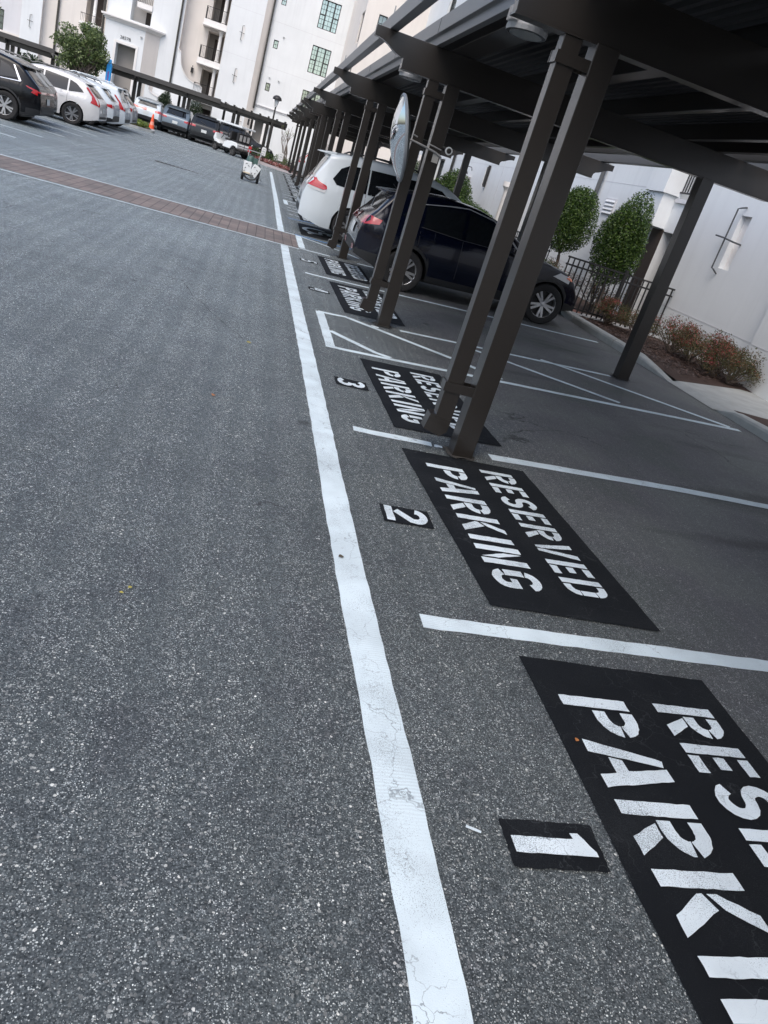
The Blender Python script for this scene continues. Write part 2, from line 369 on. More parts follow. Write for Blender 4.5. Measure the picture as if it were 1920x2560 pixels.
def brk(pts):
    """split a list of XY points wherever it crosses the crease, and every 0.5 m"""
    out = []
    for (a, b) in zip(pts[:-1], pts[1:]):
        L = math.hypot(b[0] - a[0], b[1] - a[1]); n = max(1, int(L / 0.4)); ts = [k / n for k in range(n)]
        if (a[0] - XB) * (b[0] - XB) < 0 and abs(b[0] - a[0]) > 1e-6: ts.append((XB - a[0]) / (b[0] - a[0]))
        for t in sorted(ts): out.append((a[0] + (b[0] - a[0]) * t, a[1] + (b[1] - a[1]) * t))
    return out + [pts[-1]]
def strip(pts, wd, dz=0.004, jit=0.004, mb=None, fine=0.12):
    """painted line: ribbon of width wd along XY points with slightly ragged edges"""
    mb = mb or MB(); P = brk(pts)
    Q = []
    for a, b in zip(P[:-1], P[1:]):
        n = max(1, int(math.hypot(b[0] - a[0], b[1] - a[1]) / fine))
        Q += [(a[0] + (b[0] - a[0]) * k / n, a[1] + (b[1] - a[1]) * k / n) for k in range(n)]
    Q.append(P[-1]); L = []; Rr = []
    for k, p in enumerate(Q):
        a = Q[max(k - 1, 0)]; b = Q[min(k + 1, len(Q) - 1)]; dx, dy = b[0] - a[0], b[1] - a[1]; l = math.hypot(dx, dy) or 1
        nx, ny = -dy / l, dx / l; w0 = wd(k / max(1, len(Q) - 1)) if callable(wd) else wd
        wl = w0 / 2 + random.uniform(-jit, jit); wr = w0 / 2 + random.uniform(-jit, jit)
        A = (p[0] + nx * wl, p[1] + ny * wl); B = (p[0] - nx * wr, p[1] - ny * wr)
        L.append((A[0], A[1], zg(A[0]) + dz)); Rr.append((B[0], B[1], zg(B[0]) + dz))
    for k in range(len(Q) - 1): mb.face([Rr[k], Rr[k + 1], L[k + 1], L[k]])
    return mb
def line(pts, wd, mtl=None, dz=0.004, name='painted_line', **k):
    return tag(strip(pts, wd, dz, **k).build(name, mtl or WHITE, recalc=False), kind='structure')

# long edge line along the drive lane (stops at the brick band, goes on behind it)
E1 = [(0.80, -1.2), (0.803, 1.03), (0.80, 1.84), (0.786, 2.6), (0.778, 3.3), (0.772, 4.2), (0.77, 5.2), (0.757, 7.0), (0.735, 9.0), (0.715, 11.3), (0.70, 13.2), (0.695, 14.6)]
line(E1, lambda t: 0.150 - 0.012 * t, name='edge_line', fine=0.08, jit=0.003)
line([(0.67, 16.86), (0.655, 20), (0.64, 26), (0.60, 34), (0.555, 43.2)], 0.135, name='edge_line', fine=0.2)
# brick band with its two border lines
m = MB()
for a, b in zip([-40, -20, -5, -2], [-20, -5, -2, 0.955]):
    m.face([(a, 14.72, zg(a) + 0.004), (b, 14.72, zg(b) + 0.004), (b, 16.76, zg(b) + 0.004), (a, 16.76, zg(a) + 0.004)])
tag(m.build('brick_crossing', BRICK, recalc=False), kind='structure')
line([(-40, 14.58), (-20, 14.5), (-8, 14.55), (-4, 14.5), (0.97, 14.655)], 0.085, dz=0.008, name='crossing_line', fine=0.3)
line([(-40, 16.8), (-20, 16.75), (-8, 16.72), (-4, 16.72), (-1.5, 16.78), (0.95, 16.82)], 0.085, dz=0.008, name='crossing_line', fine=0.3)
line([(1.03, 14.88), (1.028, 16.81)], 0.125, dz=0.008)
# stall lines of the near row
LW = 0.10
line([(1.07, 2.75), (2.4, 2.755), (6.0, 2.76)], 0.105, jit=0.0035, fine=0.07)
line([(1.01, 5.18), (1.5, 5.165), (1.60, 5.155)], 0.095)
line([(2.05, 5.12), (3.7, 5.19), (5.9, 5.15)], 0.115)
line([(0.965, 12.02), (2.05, 12.0), (5.8, 11.85)], LW)
line([(0.99, 14.83), (1.55, 14.74)], LW); line([(2.05, 14.62), (5.8, 14.45)], LW)
# hatched access aisle between stalls 3 and 4
line([(1.02, 7.59), (1.012, 9.22)], 0.10, dz=0.008)
line([(0.97, 7.56), (1.6, 7.57), (2.94, 7.62), (4.4, 7.66), (5.85, 7.70)], 0.09)
line([(1.0, 9.22), (1.33, 9.27), (2.52, 8.16), (3.30, 8.10)][:3] + [(3.3, 8.0), (4.45, 7.74)][:0] + [(2.9, 7.72)], 0.09, dz=0.006)
line([(1.07, 8.3), (1.5, 7.72), (1.65, 7.62)], 0.085, dz=0.006)
line([(2.0, 9.17), (2.9, 9.20), (4.87, 9.24)], 0.085)
line([(2.75, 9.1), (3.31, 8.67), (4.35, 7.8)], 0.085, dz=0.006); line([(3.9, 9.3), (4.15, 9.15), (5.75, 7.75)], 0.085, dz=0.006)
# access aisle beside the brick band, blue edge, far stalls
line([(1.08, 16.80), (1.69, 16.1), (1.91, 15.89), (2.16, 15.4)], 0.075, dz=0.006)
line([(0.96, 16.88), (2.0, 16.68), (5.8, 16.5)], 0.10, BLUEP, dz=0.010)
line([(0.90, 20.25), (1.4, 20.5), (5.8, 20.4)], 0.09, BLUEP)
line([(0.93, 22.6), (5.8, 22.6)], 0.09)
line([(0.94, 24.45), (0.94, 26.1)], 0.13); line([(0.88, 26.1), (5.8, 26.0)], 0.09); line([(0.90, 24.45), (5.8, 24.5)], 0.09); line([(1.0, 25.9), (2.4, 24.5)], 0.075, dz=0.006)
for k in range(9): line([(0.90, 28.7 + 2.42 * k), (5.8, 28.7 + 2.42 * k)], 0.10)
for k in range(18):
    y = 18.6 + 2.43 * k
    if y < 46: line([(-5.62 - 0.2 * (k == 0), y + 0.1), (-11.2, y + 0.05)], 0.125)
line([(-6.2, 47.0), (-1.0, 47.0), (0.1, 46.9)], 0.13, name='edge_line', fine=0.4)
for x in (-9.7, -7.2, -4.7, -2.2, 0.1): line([(x, 53.2), (x, 59)], 0.1, fine=0.5)
line([(-5.6, 51.6), (-0.6, 51.4)], 0.10, fine=0.4)

# ------------------------------------------------------------------ stencilled lettering
T = 0.185
def band(pts, t=T): return ('b', pts, t)
def arc(cx, cy, rx, ry, a0, a1, n=9): return [(cx + rx * math.cos(R_(a0 + (a1 - a0) * k / n)), cy + ry * math.sin(R_(a0 + (a1 - a0) * k / n))) for k in range(n + 1)]
def rect(x0, y0, x1, y1): return ('p', [(x0, y0), (x1, y0), (x1, y1), (x0, y1)])
h = T / 2
GL = {
 'P': [rect(0, 0, T, 1), band([(T + .05, 1 - h), (.36, 1 - h)] + arc(.36, .70, .21, .205, 90, 8)), band(arc(.36, .70, .21, .205, -4, -90) + [(T + .05, .70 - .205)])],
 'R': [rect(0, 0, T, 1), band([(T + .05, 1 - h), (.36, 1 - h)] + arc(.36, .70, .21, .205, 90, 8)), band(arc(.36, .70, .21, .205, -4, -90) + [(T + .05, .70 - .205)]), ('p', [(.27, .37), (.45, .37), (.68, .0), (.46, .0)])],
 'A': [('p', [(0, 0), (.19, 0), (.34, .97), (.24, 1)]), ('p', [(.37, 1), (.54, 1), (.70, 0), (.52, 0), (.48, .24), (.25, .24), (.28, .42), (.445, .42)])],
 'K': [rect(0, 0, T, 1), ('p', [(.24, .50), (.40, .62), (.62, 1), (.44, 1), (.24, .62)]), ('p', [(.24, .44), (.40, .54), (.68, 0), (.47, 0), (.24, .38)])],
 'I': [rect(0, 0, T, 1)],
 'N': [('p', [(0, 0), (T, 0), (T, .62), (.0, .98)][:2] + [(T, 1), (0, 1)]), ('p', [(T + .05, .98), (T + .05, .58), (.43, .03), (.43, .40)]), rect(.48, 0, .48 + T, 1)],
 'G': [band(arc(.31, .72, .21, .19, 5, 172)), band(arc(.31, .28, .21, .19, 188, 350) + [(.52, .40)]), rect(.30, .36, .60, .50), rect(.01, .30, .01 + T, .70)],
 'E': [rect(0, 0, T, 1), rect(T + .05, 0, .55, T), rect(T + .05, .5 - h, .46, .5 + h), rect(T + .05, 1 - T, .55, 1)],
 'S': [band(arc(.31, .705, .205, .20, 15, 270, 12) + arc(.31, .295, .205, .21, 85, -165, 12))],
 'V': [('p', [(0, 1), (.18, 1), (.31, .14), (.27, 0), (.20, 0)]), ('p', [(.64, 1), (.46, 1), (.34, .18), (.33, .0), (.44, 0)])],
 'D': [rect(0, 0, T, 1), band([(T + .05, 1 - h), (.34, 1 - h)] + arc(.34, .70, .20, .20, 90, 0)), band([(.54, .68), (.54, .32)]), band(arc(.34, .30, .20, .20, 0, -90) + [(T + .05, h)])],
 '1': [('p', [(.22, 0), (.46, 0), (.46, 1), (.40, 1), (.13, .86), (.13, .76), (.22, .77)])],
 '2': [rect(.02, 0, .60, .19), band(arc(.31, .72, .20, .19, 175, 0) + [(.49, .6), (.16, .26)])],
 '3': [band(arc(.30, .74, .19, .17, 160, -90)), band(arc(.30, .28, .21, .20, 90, -160))],
 '4': [rect(.36, 0, .54, .22), ('p', [(.36, 1), (.54, 1), (.54, .26), (.36, .26)]), ('p', [(.02, .26), (.32, .26), (.32, .40), (.20, .40), (.33, .78), (.33, 1), (.24, 1), (.02, .42)])],
 '5': [rect(.06, .60, .22, 1), rect(.26, .84, .56, 1), band([(.08, .56)] + arc(.30, .31, .22, .23, 110, -150))],
}
def rough(pts, n=6, j=0.006):
    out = []
    for a, b in zip(pts, pts[1:] + pts[:1]):
        k = max(1, int(math.hypot(b[0] - a[0], b[1] - a[1]) / 0.09))
        for i in range(k):
            t = i / k; out.append((a[0] + (b[0] - a[0]) * t + random.uniform(-j, j), a[1] + (b[1] - a[1]) * t + random.uniform(-j, j)))
    return out
def glyph(mb, ch, put, ht, wid=None):
    """put(u,v) maps letter units to world"""
    for it in GL[ch]:
        if it[0] == 'p':
            mb.face([put(u, v) for u, v in rough(it[1])])
        else:
            pts, t = it[1], it[2]; L = []; Rr = []
            for k, p in enumerate(pts):
                a = pts[max(k - 1, 0)]; b = pts[min(k + 1, len(pts) - 1)]; dx, dy = b[0] - a[0], b[1] - a[1]; l = math.hypot(dx, dy) or 1
                w1 = t / 2 + random.uniform(-.006, .006); w2 = t / 2 + random.uniform(-.006, .006)
                L.append((p[0] - dy / l * w1, p[1] + dx / l * w1)); Rr.append((p[0] + dy / l * w2, p[1] - dx / l * w2))
            for k in range(len(pts) - 1): mb.face([put(*Rr[k]), put(*Rr[k + 1]), put(*L[k + 1]), put(*L[k])])
WID = {'P': .60, 'A': .70, 'R': .66, 'K': .67, 'I': .19, 'N': .67, 'G': .60, 'E': .55, 'S': .60, 'V': .64, 'D': .62}
def word(mb, txt, y0, y1, x0, ht, dz, sk=0.0):
    tot = sum(WID[c] for c in txt); n = len(txt); span = y0 - y1
    k = 1.0; ht_u = ht; us = span / (tot + 0.16 * (n - 1))   # width unit
    y = y0
    for c in txt:
        glyph(mb, c, lambda u, v, y=y: (x0 + sk * (y0 - y + u * us) + v * ht_u, y - u * us, zg(x0 + sk * (y0 - y + u * us) + v * ht_u) + dz), ht)
        y -= (WID[c] + 0.16) * us
def panel(corners, name, dz=0.006):
    """corners: far-left, far-right, near-right, near-left"""
    mb = MB(); a, b, c, d = corners; N = 8
    def edge(p, q, n=14, j=0.003):
        return [(p[0] + (q[0] - p[0]) * k / n + random.uniform(-j, j), p[1] + (q[1] - p[1]) * k / n + random.uniform(-j, j)) for k in range(n)]
    loop = edge(d, c) + edge(c, b) + edge(b, a) + edge(a, d)
    mb.face([(x, y, zg(x) + dz) for x, y in loop])
    return mb.build(name, BLACKP, recalc=False)
panels = [  # corners FL FR NR NL, parking (y0,y1,x0,ht), reserved, label
 (((1.478, 2.575), (2.372, 2.56), (2.40, .55), (1.50, .56)), (2.33, .62, 1.570, .295), (2.34, .66, 2.005, .268), 'black RESERVED PARKING panel nearest the camera, in stall 1'),
 (((1.334, 4.96), (2.255, 4.935), (2.36, 2.94), (1.458, 2.965)), (4.73, 3.16, 1.47, .265), (4.79, 3.19, 1.875, .24), 'black RESERVED PARKING panel in stall 2, beside the foot of the first post'),
 (((1.30, 7.345), (2.124, 7.345), (2.235, 5.41), (1.35, 5.40)), (7.07, 5.58, 1.38, .265), (7.18, 5.60, 1.78, .235), 'black RESERVED PARKING panel in stall 3, behind the first post'),
 (((1.31, 11.75), (2.15, 11.70), (2.125, 9.50), (1.345, 9.56)), (11.5, 9.85, 1.42, .28), (11.55, 9.85, 1.80, .25), 'black RESERVED PARKING panel in stall 4, behind the second post'),
 (((1.29, 14.41), (2.065, 14.31), (2.07, 12.34), (1.315, 12.385)), (14.2, 12.65, 1.40, .25), (14.15, 12.6, 1.76, .24), 'black RESERVED PARKING panel in stall 5, behind the dark blue hatchback'),
]
far_y = [27.4] + [29.9 + 2.42 * k for k in range(7)]
for (cs, pk, rs, lab), sk in zip(panels, (.012, .052, .05, .02, .01)):
    o = tag(panel(cs, 'reserved_panel'), lab, 'road marking', 'reserved parking panels painted along the row')
    mb = MB(); word(mb, 'PARKING', pk[0], pk[1], pk[2], pk[3], 0.010, sk); word(mb, 'RESERVED', rs[0], rs[1], rs[2], rs[3], 0.010, sk)
    mb.build('lettering', LETTER, o, recalc=False)
fl = ['painted panel behind the white minivan', None]
for k, y in enumerate([21.5, 23.6] + far_y):
    o = tag(panel(((1.22, y + .95), (2.05, y + .95), (2.05, y - .95), (1.22, y - .95)), 'reserved_panel'),
            'small distant black RESERVED PARKING panel beyond the white minivan', 'road marking', 'reserved parking panels painted along the row')
    mb = MB(); word(mb, 'PARKING', y + .8, y - .75, 1.30, .27, 0.010); word(mb, 'RESERVED', y + .8, y - .75, 1.70, .26, 0.010)
    mb.build('lettering', LETTER, o, recalc=False)
nums = [('1', 1.665, 1.485, 1.12, 1.437), ('2', 3.93, 3.712, 1.035, 1.328), ('3', 6.475, 6.24, .970, 1.257), ('4', 10.83, 10.62, .95, 1.245), ('5', 13.47, 13.26, .93, 1.24)]
for ch, ya, yb, xa, xb in nums:
    o = panel(((xa, ya), (xb, ya), (xb, yb), (xa, yb)), 'stall_number', dz=0.005)
    tag(o, 'small black painted plate with white number %s in front of its stall' % ch, 'road marking', 'painted stall numbers')
    mb = MB(); us = (ya - yb - .02) / .62; H_ = xb - xa - .045
    glyph(mb, ch, lambda u, v: (xa + .022 + v * H_, ya - .01 - u * us, zg(xa + .022 + v * H_) + .009), H_)
    mb.build('numeral', LETTER, o, recalc=False)
for k, y in enumerate([21.4, 23.5, 27.35] + [29.9 + 2.42 * q for q in range(6)]):
    mb = MB()
    for q in range(2): strip([(.95 + q * .16, y), (1.07 + q * .16, y)], .10, .006, mb=mb)
    tag(mb.build('stall_number', LETTER, recalc=False), 'small unreadable white stall number far down the row', 'road marking', 'painted stall numbers')
# accessible stall symbol
o = tag(panel(((1.12, 19.7), (2.3, 19.7), (2.3, 17.2), (1.10, 17.25)), 'accessible_panel'), 'black painted panel with white wheelchair symbol under the white minivan tail', 'road marking')
mb = MB(); cx, cy = 1.55, 18.5
def putA(u, v): return (1.18 + v * 1.0, 19.3 - u * 1.55, zg(1.18 + v * 1.0) + .010)
for pts, t in ((arc(.45, .33, .30, .28, 130, 385, 16), .10), ([(.42, .78), (.46, .42), (.74, .40), (.86, .12), (.98, .16)], .11), ([(.44, .62), (.70, .60)], .09), (arc(.40, .90, .045, .045, 0, 360, 10), .09)):
    L = []; Rr = []
    for k, p in enumerate(pts):
        a = pts[max(k - 1, 0)]; b = pts[min(k + 1, len(pts) - 1)]; dx, dy = b[0] - a[0], b[1] - a[1]; l = math.hypot(dx, dy) or 1
        L.append((p[0] - dy / l * t / 2, p[1] + dx / l * t / 2)); Rr.append((p[0] + dy / l * t / 2, p[1] - dx / l * t / 2))
    for k in range(len(pts) - 1): mb.face([putA(*Rr[k]), putA(*Rr[k + 1]), putA(*L[k + 1]), putA(*L[k])])
mb.build('wheelchair_symbol', LETTER, o, recalc=False)
# worn stubs of old line and small debris on the tarmac
line([(1.62, 5.15), (1.72, 5.12)], .05, LETTER, jit=.012, fine=.02); line([(1.63, 9.10), (1.72, 9.05)], .07, LETTER, jit=.02, fine=.02)
line([(1.0, 1.62), (1.045, 1.60)], .012, LETTER, jit=.002, dz=.006)
line([(0.80, 1.17), (0.955, 1.165)], .004, LETTER, jit=.001, dz=.006) if False else None
YL = mat('yellow_leaf', (0.42, 0.36, 0.08), 0.6); OL = mat('orange_leaf', (0.50, 0.20, 0.06), 0.6)
DR = mat('dry_leaf', (0.10, 0.085, 0.06), 0.7)
def leaflet(x, y, s, m_, lab, rz=0.5, zz=None):
    mb = MB(); n = 7
    top = [(s * (k / n - .5), .35 * s * math.sin(math.pi * k / n), .12 * s * math.sin(math.pi * k / n)) for k in range(n + 1)]
    bot = [(p[0], -p[1], p[2]) for p in top]; mid = [(p[0], 0, 0) for p in top]
    for k in range(n): mb.face([mid[k], mid[k + 1], top[k + 1], top[k]]); mb.face([bot[k], bot[k + 1], mid[k + 1], mid[k]])
    o = mb.build('fallen_leaf', m_); o.location = (x, y, (zg(x) + .008) if zz is None else zz); o.rotation_euler = (.1, .1, rz)
    return tag(o, lab, 'leaf', 'fallen leaves on the tarmac')
leaflet(.22, 6.92, .05, YL, 'yellow fallen leaf at the end of the long tarmac crack', .3)
leaflet(.01, 5.22, .045, OL, 'small orange leaf on the left tarmac', 1.3)
leaflet(-.15, 2.645, .022, YL, 'pair-forming yellow leaf lying low on the left tarmac, upper one', 1.0)
leaflet(-.175, 2.60, .018, YL, 'second yellow leaf just below the upper one on the left tarmac', .2)
leaflet(.745, 3.20, .035, DR, 'crumpled dark leaf on the white edge line', .6)
leaflet(1.545, 2.06, .025, OL, 'tiny orange leaf at the left foot of the nearest letter A', .9, zz=zg(1.545) + .014)
# long tarmac crack
mb = MB(); pts = [(-.54, 8.9), (-.46, 8.6), (-.38, 8.35), (-.29, 8.1), (-.18, 7.85), (-.08, 7.6), (.0, 7.37), (.09, 7.2), (.15, 7.02)]
CRK = mat('crack', (0.05, 0.053, 0.056), 0.9)
strip([(a + random.uniform(-.02, .02), b) for a, b in pts], .006, .0035, jit=.003, mb=mb, fine=.05)
tag(mb.build('tarmac_crack', CRK, recalc=False), kind='structure')
# drain grate
o = empty('drain_grate', (-2.2, 27.0, 0), 0, 'narrow slotted metal drain grate set in the drive lane', 'drain grate')
mb = MB()
mb.box((-.95, -.11, -.075), (.95, .11, -.044 + .006)); mb.build('frame', mat('grate_frame', (0.10, 0.105, 0.11), .6), o)
mb = MB()
for k in range(15): mb.box((-.90 + k * .122, -.09, -.040), (-.90 + k * .122 + .062, .09, -.0345))
mb.build('slots', mat('slot_dark', (0.008, 0.008, 0.009), .9), o)

# ------------------------------------------------------------------ kerb, bed, pavement on the right
def kerb(pts, name, wd=.15, ht=.13, z0=None):
    mb = MB(); P = []
    for a, b in zip(pts[:-1], pts[1:]):
        n = max(1, int((Vector(b) - Vector(a)).length / .6)); P += [tuple(Vector(a).lerp(Vector(b), k / n)) for k in range(n)]
    P.append(pts[-1])
    prof = [(0, -.1), (0, .085), (.012, .115), (.04, .13), (wd, .13), (wd, -.1)]
    rings = []
    for k, p in enumerate(P):
        a = Vector(P[max(k - 1, 0)]); b = Vector(P[min(k + 1, len(P) - 1)]); d = (b - a).normalized(); nr = Vector((d.y, -d.x))
        sc_h = p[2] if len(p) > 2 else 1
        rings.append([(p[0] + nr.x * u, p[1] + nr.y * u, zg(p[0]) + (v * sc_h if v > 0 else v)) for u, v in prof])
    for k in range(len(rings) - 1):
        for j in range(len(prof) - 1): mb.face([rings[k][j], rings[k + 1][j], rings[k + 1][j + 1], rings[k][j + 1]])
    mb.face(rings[0]); mb.face(rings[-1][::-1])
    return tag(mb.build(name, CONC), kind='structure')
kerb([(6.0, 9.75, .08), (6.0, 10.3, .6), (6.0, 10.9, 1), (6.0, 11.75, 1)], 'kerb')
kerb([(6.0, 11.77, 1), (6.0, 13.6, 1)], 'kerb'); kerb([(6.0, 13.62, 1), (6.06, 14.3, 1), (6.25, 14.8, .8)], 'kerb')
kerb([(6.05, 4.0, 1), (6.05, 7.35, 1)], 'kerb'); kerb([(6.05, 7.37, 1), (6.05, 8.2, .8), (6.05, 8.55, .08)], 'kerb')
kerb([(6.1, 16.5, 1), (6.1, 50.0, 1)], 'kerb')
GZ = zg(6.0)
m = MB()
m.face([(6.14, 9.75, GZ + .046), (7.62, 10.42, GZ + .082), (8.05, 10.42, GZ + .088), (8.05, 10.9, GZ + .12), (8.05, 14.0, GZ + .12), (6.14, 14.0, GZ + .105), (6.14, 11, GZ + .10)])
m.face([(6.14, 14.55, GZ + .105), (8.05, 14.55, GZ + .12), (8.05, 16.4, GZ + .12), (6.14, 16.4, GZ + .105)])
m.face([(6.2, 16.4, GZ + .105), (8.05, 16.4, GZ + .12), (8.05, 52, GZ + .12), (6.2, 52, GZ + .105)])
m.face([(6.2, 3.0, GZ + .105), (8.05, 3.0, GZ + .12), (8.05, 8.3, GZ + .12), (6.2, 8.45, GZ + .08)])
tag(m.build('planting_bed', MULCH, recalc=False), kind='structure')
m = MB()
m.face([(6.0, 8.55, GZ + .006), (6.0, 9.75, GZ + .006), (6.14, 9.76, GZ + .05), (7.6, 10.43, GZ + .085), (9.0, 10.45, GZ + .10), (9.0, 8.3, GZ + .10), (6.2, 8.45, GZ + .05)])
tag(m.build('pavement', CONC, recalc=False), kind='structure')
m = MB(); m.face([(5.95, 14.0, GZ + .112), (8.05, 14.0, GZ + .125), (8.05, 14.55, GZ + .125), (5.95, 14.55, GZ + .112)])
tag(m.build('path', mat('pale_concrete', (.5, .5, .49), .85, var=.1), recalc=False), kind='structure')
m = MB(); m.face([(6.0, 14.3, GZ + .118), (6.5, 14.3, GZ + .121), (6.5, 15.2, GZ + .121), (6.0, 15.2, GZ + .118)])
tag(m.build('tactile_paving', mat('tactile_red', (.28, .13, .10), .85, bump=.5, bscale=40), recalc=False), kind='structure')
# mulch chips near the wall
mb = MB(); rnd = random.Random(3)
for k in range(2600):
    x = rnd.uniform(6.2, 7.95); y = rnd.uniform(9.9, 13.95)
    if y < 9.8 + (x - 6.14) * .45 + .1: continue
    a = rnd.uniform(0, 6.28); s = rnd.uniform(.012, .035); wq = s * rnd.uniform(.2, .4); z = GZ + .115 + rnd.uniform(0, .02)
    c, s_ = math.cos(a), math.sin(a); t1, t2 = rnd.uniform(-.01, .01), rnd.uniform(-.01, .01)
    mb.face([(x - c * s + s_ * wq, y - s_ * s - c * wq, z + t1), (x + c * s + s_ * wq, y + s_ * s - c * wq, z + t2), (x + c * s - s_ * wq, y + s_ * s + c * wq, z + .006 + t2), (x - c * s - s_ * wq, y - s_ * s + c * wq, z + .006 + t1)])
tag(mb.build('mulch_chips', leaf_mat('mulch_chip', (.03, .018, .014), (.075, .045, .036), (.19, .13, .11)), recalc=False), kind='stuff', label='brown bark mulch chips covering the bed by the wall')

# ------------------------------------------------------------------ carports
def rafter_profile(x0, x1, z0, z1):
    """scrolled beam outline in XZ, front tip at x0, rear tip at x1"""
    h = z1 - z0
    f = [(x0, z1), (x0, z1 - .33 * h), (x0 + .05, z1 - .34 * h), (x0 + .10, z1 - .38 * h), (x0 + .16, z1 - .46 * h), (x0 + .21, z1 - .56 * h), (x0 + .26, z1 - .64 * h), (x0 + .31, z1 - .69 * h), (x0 + .345, z1 - .70 * h), (x0 + .352, z0)]
    r = [(x1 - .352, z0), (x1 - .345, z1 - .80 * h), (x1 - .31, z1 - .69 * h), (x1 - .26, z1 - .64 * h), (x1 - .21, z1 - .56 * h), (x1 - .16, z1 - .46 * h), (x1 - .10, z1 - .38 * h), (x1 - .05, z1 - .34 * h), (x1, z1 - .33 * h), (x1, z1)]
    return f + r
def carport(ys, ya, yb, label, name='carport'):
    o = empty(name, (1.78, ys[0], 0), 0, label, 'carport', 'bronze carports over the right hand stalls'); ox, oy = 1.78, ys[0]
    def bx(nm, a, b, mt, bev=.004):
        mb = MB(); mb.box((a[0] - ox, a[1] - oy, a[2]), (b[0] - ox, b[1] - oy, b[2])); return mb.build(nm, mt, o, bevel=bev)
    for y in ys:
        bx('front_post', (1.715, y - .075, .03), (1.865, y + .075, 2.712), STEEL)
        bx('rear_post', (4.94, y - .075, .15), (5.10, y + .075, 2.712), STEEL)
        mb = MB(); mb.prism([(u - ox, v) for u, v in rafter_profile(.845, 6.23, 2.712, 3.012)], y - .045 - oy, y + .045 - oy)
        bm_ = mb.build('beam', STEEL, o, bevel=.004)
        mb = MB(); mb.prism([(u - ox, v) for u, v in [(1.19, 2.700), (1.19, 2.7115), (5.88, 2.7115), (5.88, 2.700)]], y - .06 - oy, y + .06 - oy); mb.build('flange', STEEL, bm_)
        for k in (0.99, 1.05, 5.95, 6.02):   # bolts that hold the outer tubes
            mb = MB(); mb.tube([(k - ox, y - oy + .03, 3.012), (k - ox, y - oy + .03, 3.23)], .006, 6); mb.build('bolt', GREYP, bm_)
        # rain pipe beside the post, with its shoe and straps
        mb = MB(); mb.box((1.515 - ox, y - .05 - oy, .27), (1.632 - ox, y + .05 - oy, 2.70)); dp = mb.build('downpipe', STEEL, o, bevel=.003)
        mb = MB(); zb = .20
        mb.prism([(1.632 - ox, .30), (1.625 - ox, .21), (1.58 - ox, zb - .03), (1.455 - ox, zb + .005), (1.472 - ox, zb + .115), (1.515 - ox, zb + .125), (1.515 - ox, .30)], y - .0545 - oy, y + .0545 - oy); mb.build('shoe', STEEL, dp)
        for zz in (.50, 2.55):
            mb = MB(); mb.box((1.50 - ox, y - .062 - oy, zz), (1.715 - ox, y - .054 - oy, zz + .065)); mb.box((1.50 - ox, y + .054 - oy, zz), (1.715 - ox, y + .062 - oy, zz + .065)); mb.box((1.503 - ox, y - .0535 - oy, zz + .001), (1.511 - ox, y + .0535 - oy, zz + .064)); mb.build('strap', STEEL, dp)
    bx('outer_tube', (.985, ya, 3.013), (1.075, yb, 3.165), FASC)
    bx('outer_tube', (5.94, ya, 3.013), (6.04, yb, 3.165), FASC)
    # gutter fascia in two steps
    mb = MB(); mb.prism([(1.50 - ox, 3.016), (1.50 - ox, 3.105), (1.462 - ox, 3.112), (1.462 - ox, 3.265), (1.56 - ox, 3.265), (1.56 - ox, 3.016)], ya - oy, yb - oy); mb.build('gutter', FASC, o, bevel=.003)
    bx('rear_fascia', (5.36, ya, 3.02), (5.44, yb, 3.255), FASC)
    for a, b in ((1.66, 1.93), (2.78, 2.93), (3.70, 3.78), (4.55, 4.63), (5.0, 5.08)): bx('purlin', (a, ya, 3.0135), (b, yb, 3.17), STEEL)
    mb = MB(); n = int((5.36 - 1.565) / .10)   # corrugated deck
    for k in range(n):
        x = 1.565 + k * .10
        for (a, za, b, zb_) in ((x, 3.175, x + .04, 3.175), (x + .04, 3.175, x + .05, 3.21), (x + .05, 3.21, x + .09, 3.21), (x + .09, 3.21, x + .10, 3.175)):
            mb.face([(a - ox, ya - oy, za), (b - ox, ya - oy, zb_), (b - ox, yb - oy, zb_), (a - ox, yb - oy, za)])
    mb.build('roof_deck', DECK, o)
    # panel joints of the fascia
    y = ya + .9
    while y < yb: mb = MB(); mb.box((1.4595 - ox, y - .004 - oy, 3.115), (1.4615 - ox, y + .004 - oy, 3.262)); mb.build('joint', IRON, o); y += 3.05
    return o
carport([-4.5, -.6, 5.05, 9.25, 14.9, 21.3, 27.2], -7.0, 27.9, 'dark bronze carport canopy over the near right stalls, with paired posts and scrolled beams')
carport([29.0, 34.0, 39.5, 45.0, 50.5], 28.4, 51.1, 'second bronze carport further down the right row, beyond the white minivan')
def can_light(x, y, z, lab):
    o = empty('canopy_light', (x, y, z), 0, lab, 'light fixture', 'lights under the carport')
    mb = MB(); n = 10
    prof = [(.0, .0), (.13, .0), (.125, .03), (.10, .10), (.0, .17)]
    for k in range(len(prof) - 1): pass
    ring = lambda r, zz, sy: [(r * math.cos(a), sy * r * math.sin(a), zz) for a in [math.pi * 2 * j / 20 for j in range(20)]]
    L = [ring(.145, -.17, 1.25), ring(.15, -.14, 1.25), ring(.125, -.05, 1.2), ring(.08, 0, 1.1)]
    for a, b in zip(L[:-1], L[1:]):
        for j in range(20): mb.face([a[j], a[(j + 1) % 20], b[(j + 1) % 20], b[j]])
    mb.face(L[-1]); mb.build('housing', mat('light_housing', (.34, .35, .36), .45), o, smooth=True)
    mb = MB(); mb.face(ring(.12, -.173, 1.25)[::-1]); mb.build('lens', mat('light_lens', (.20, .21, .21), .2), o)
    mb = MB()
    for k in range(5): mb.box((-.17, -.14 + k * .03, -.13), (-.125, -.128 + k * .03, -.04))
    mb.build('fin', mat('light_housing', (.34, .35, .36), .45), o)
    return o
can_light(1.60, 6.2, 3.010, 'grey canopy light under the nearest carport bay')
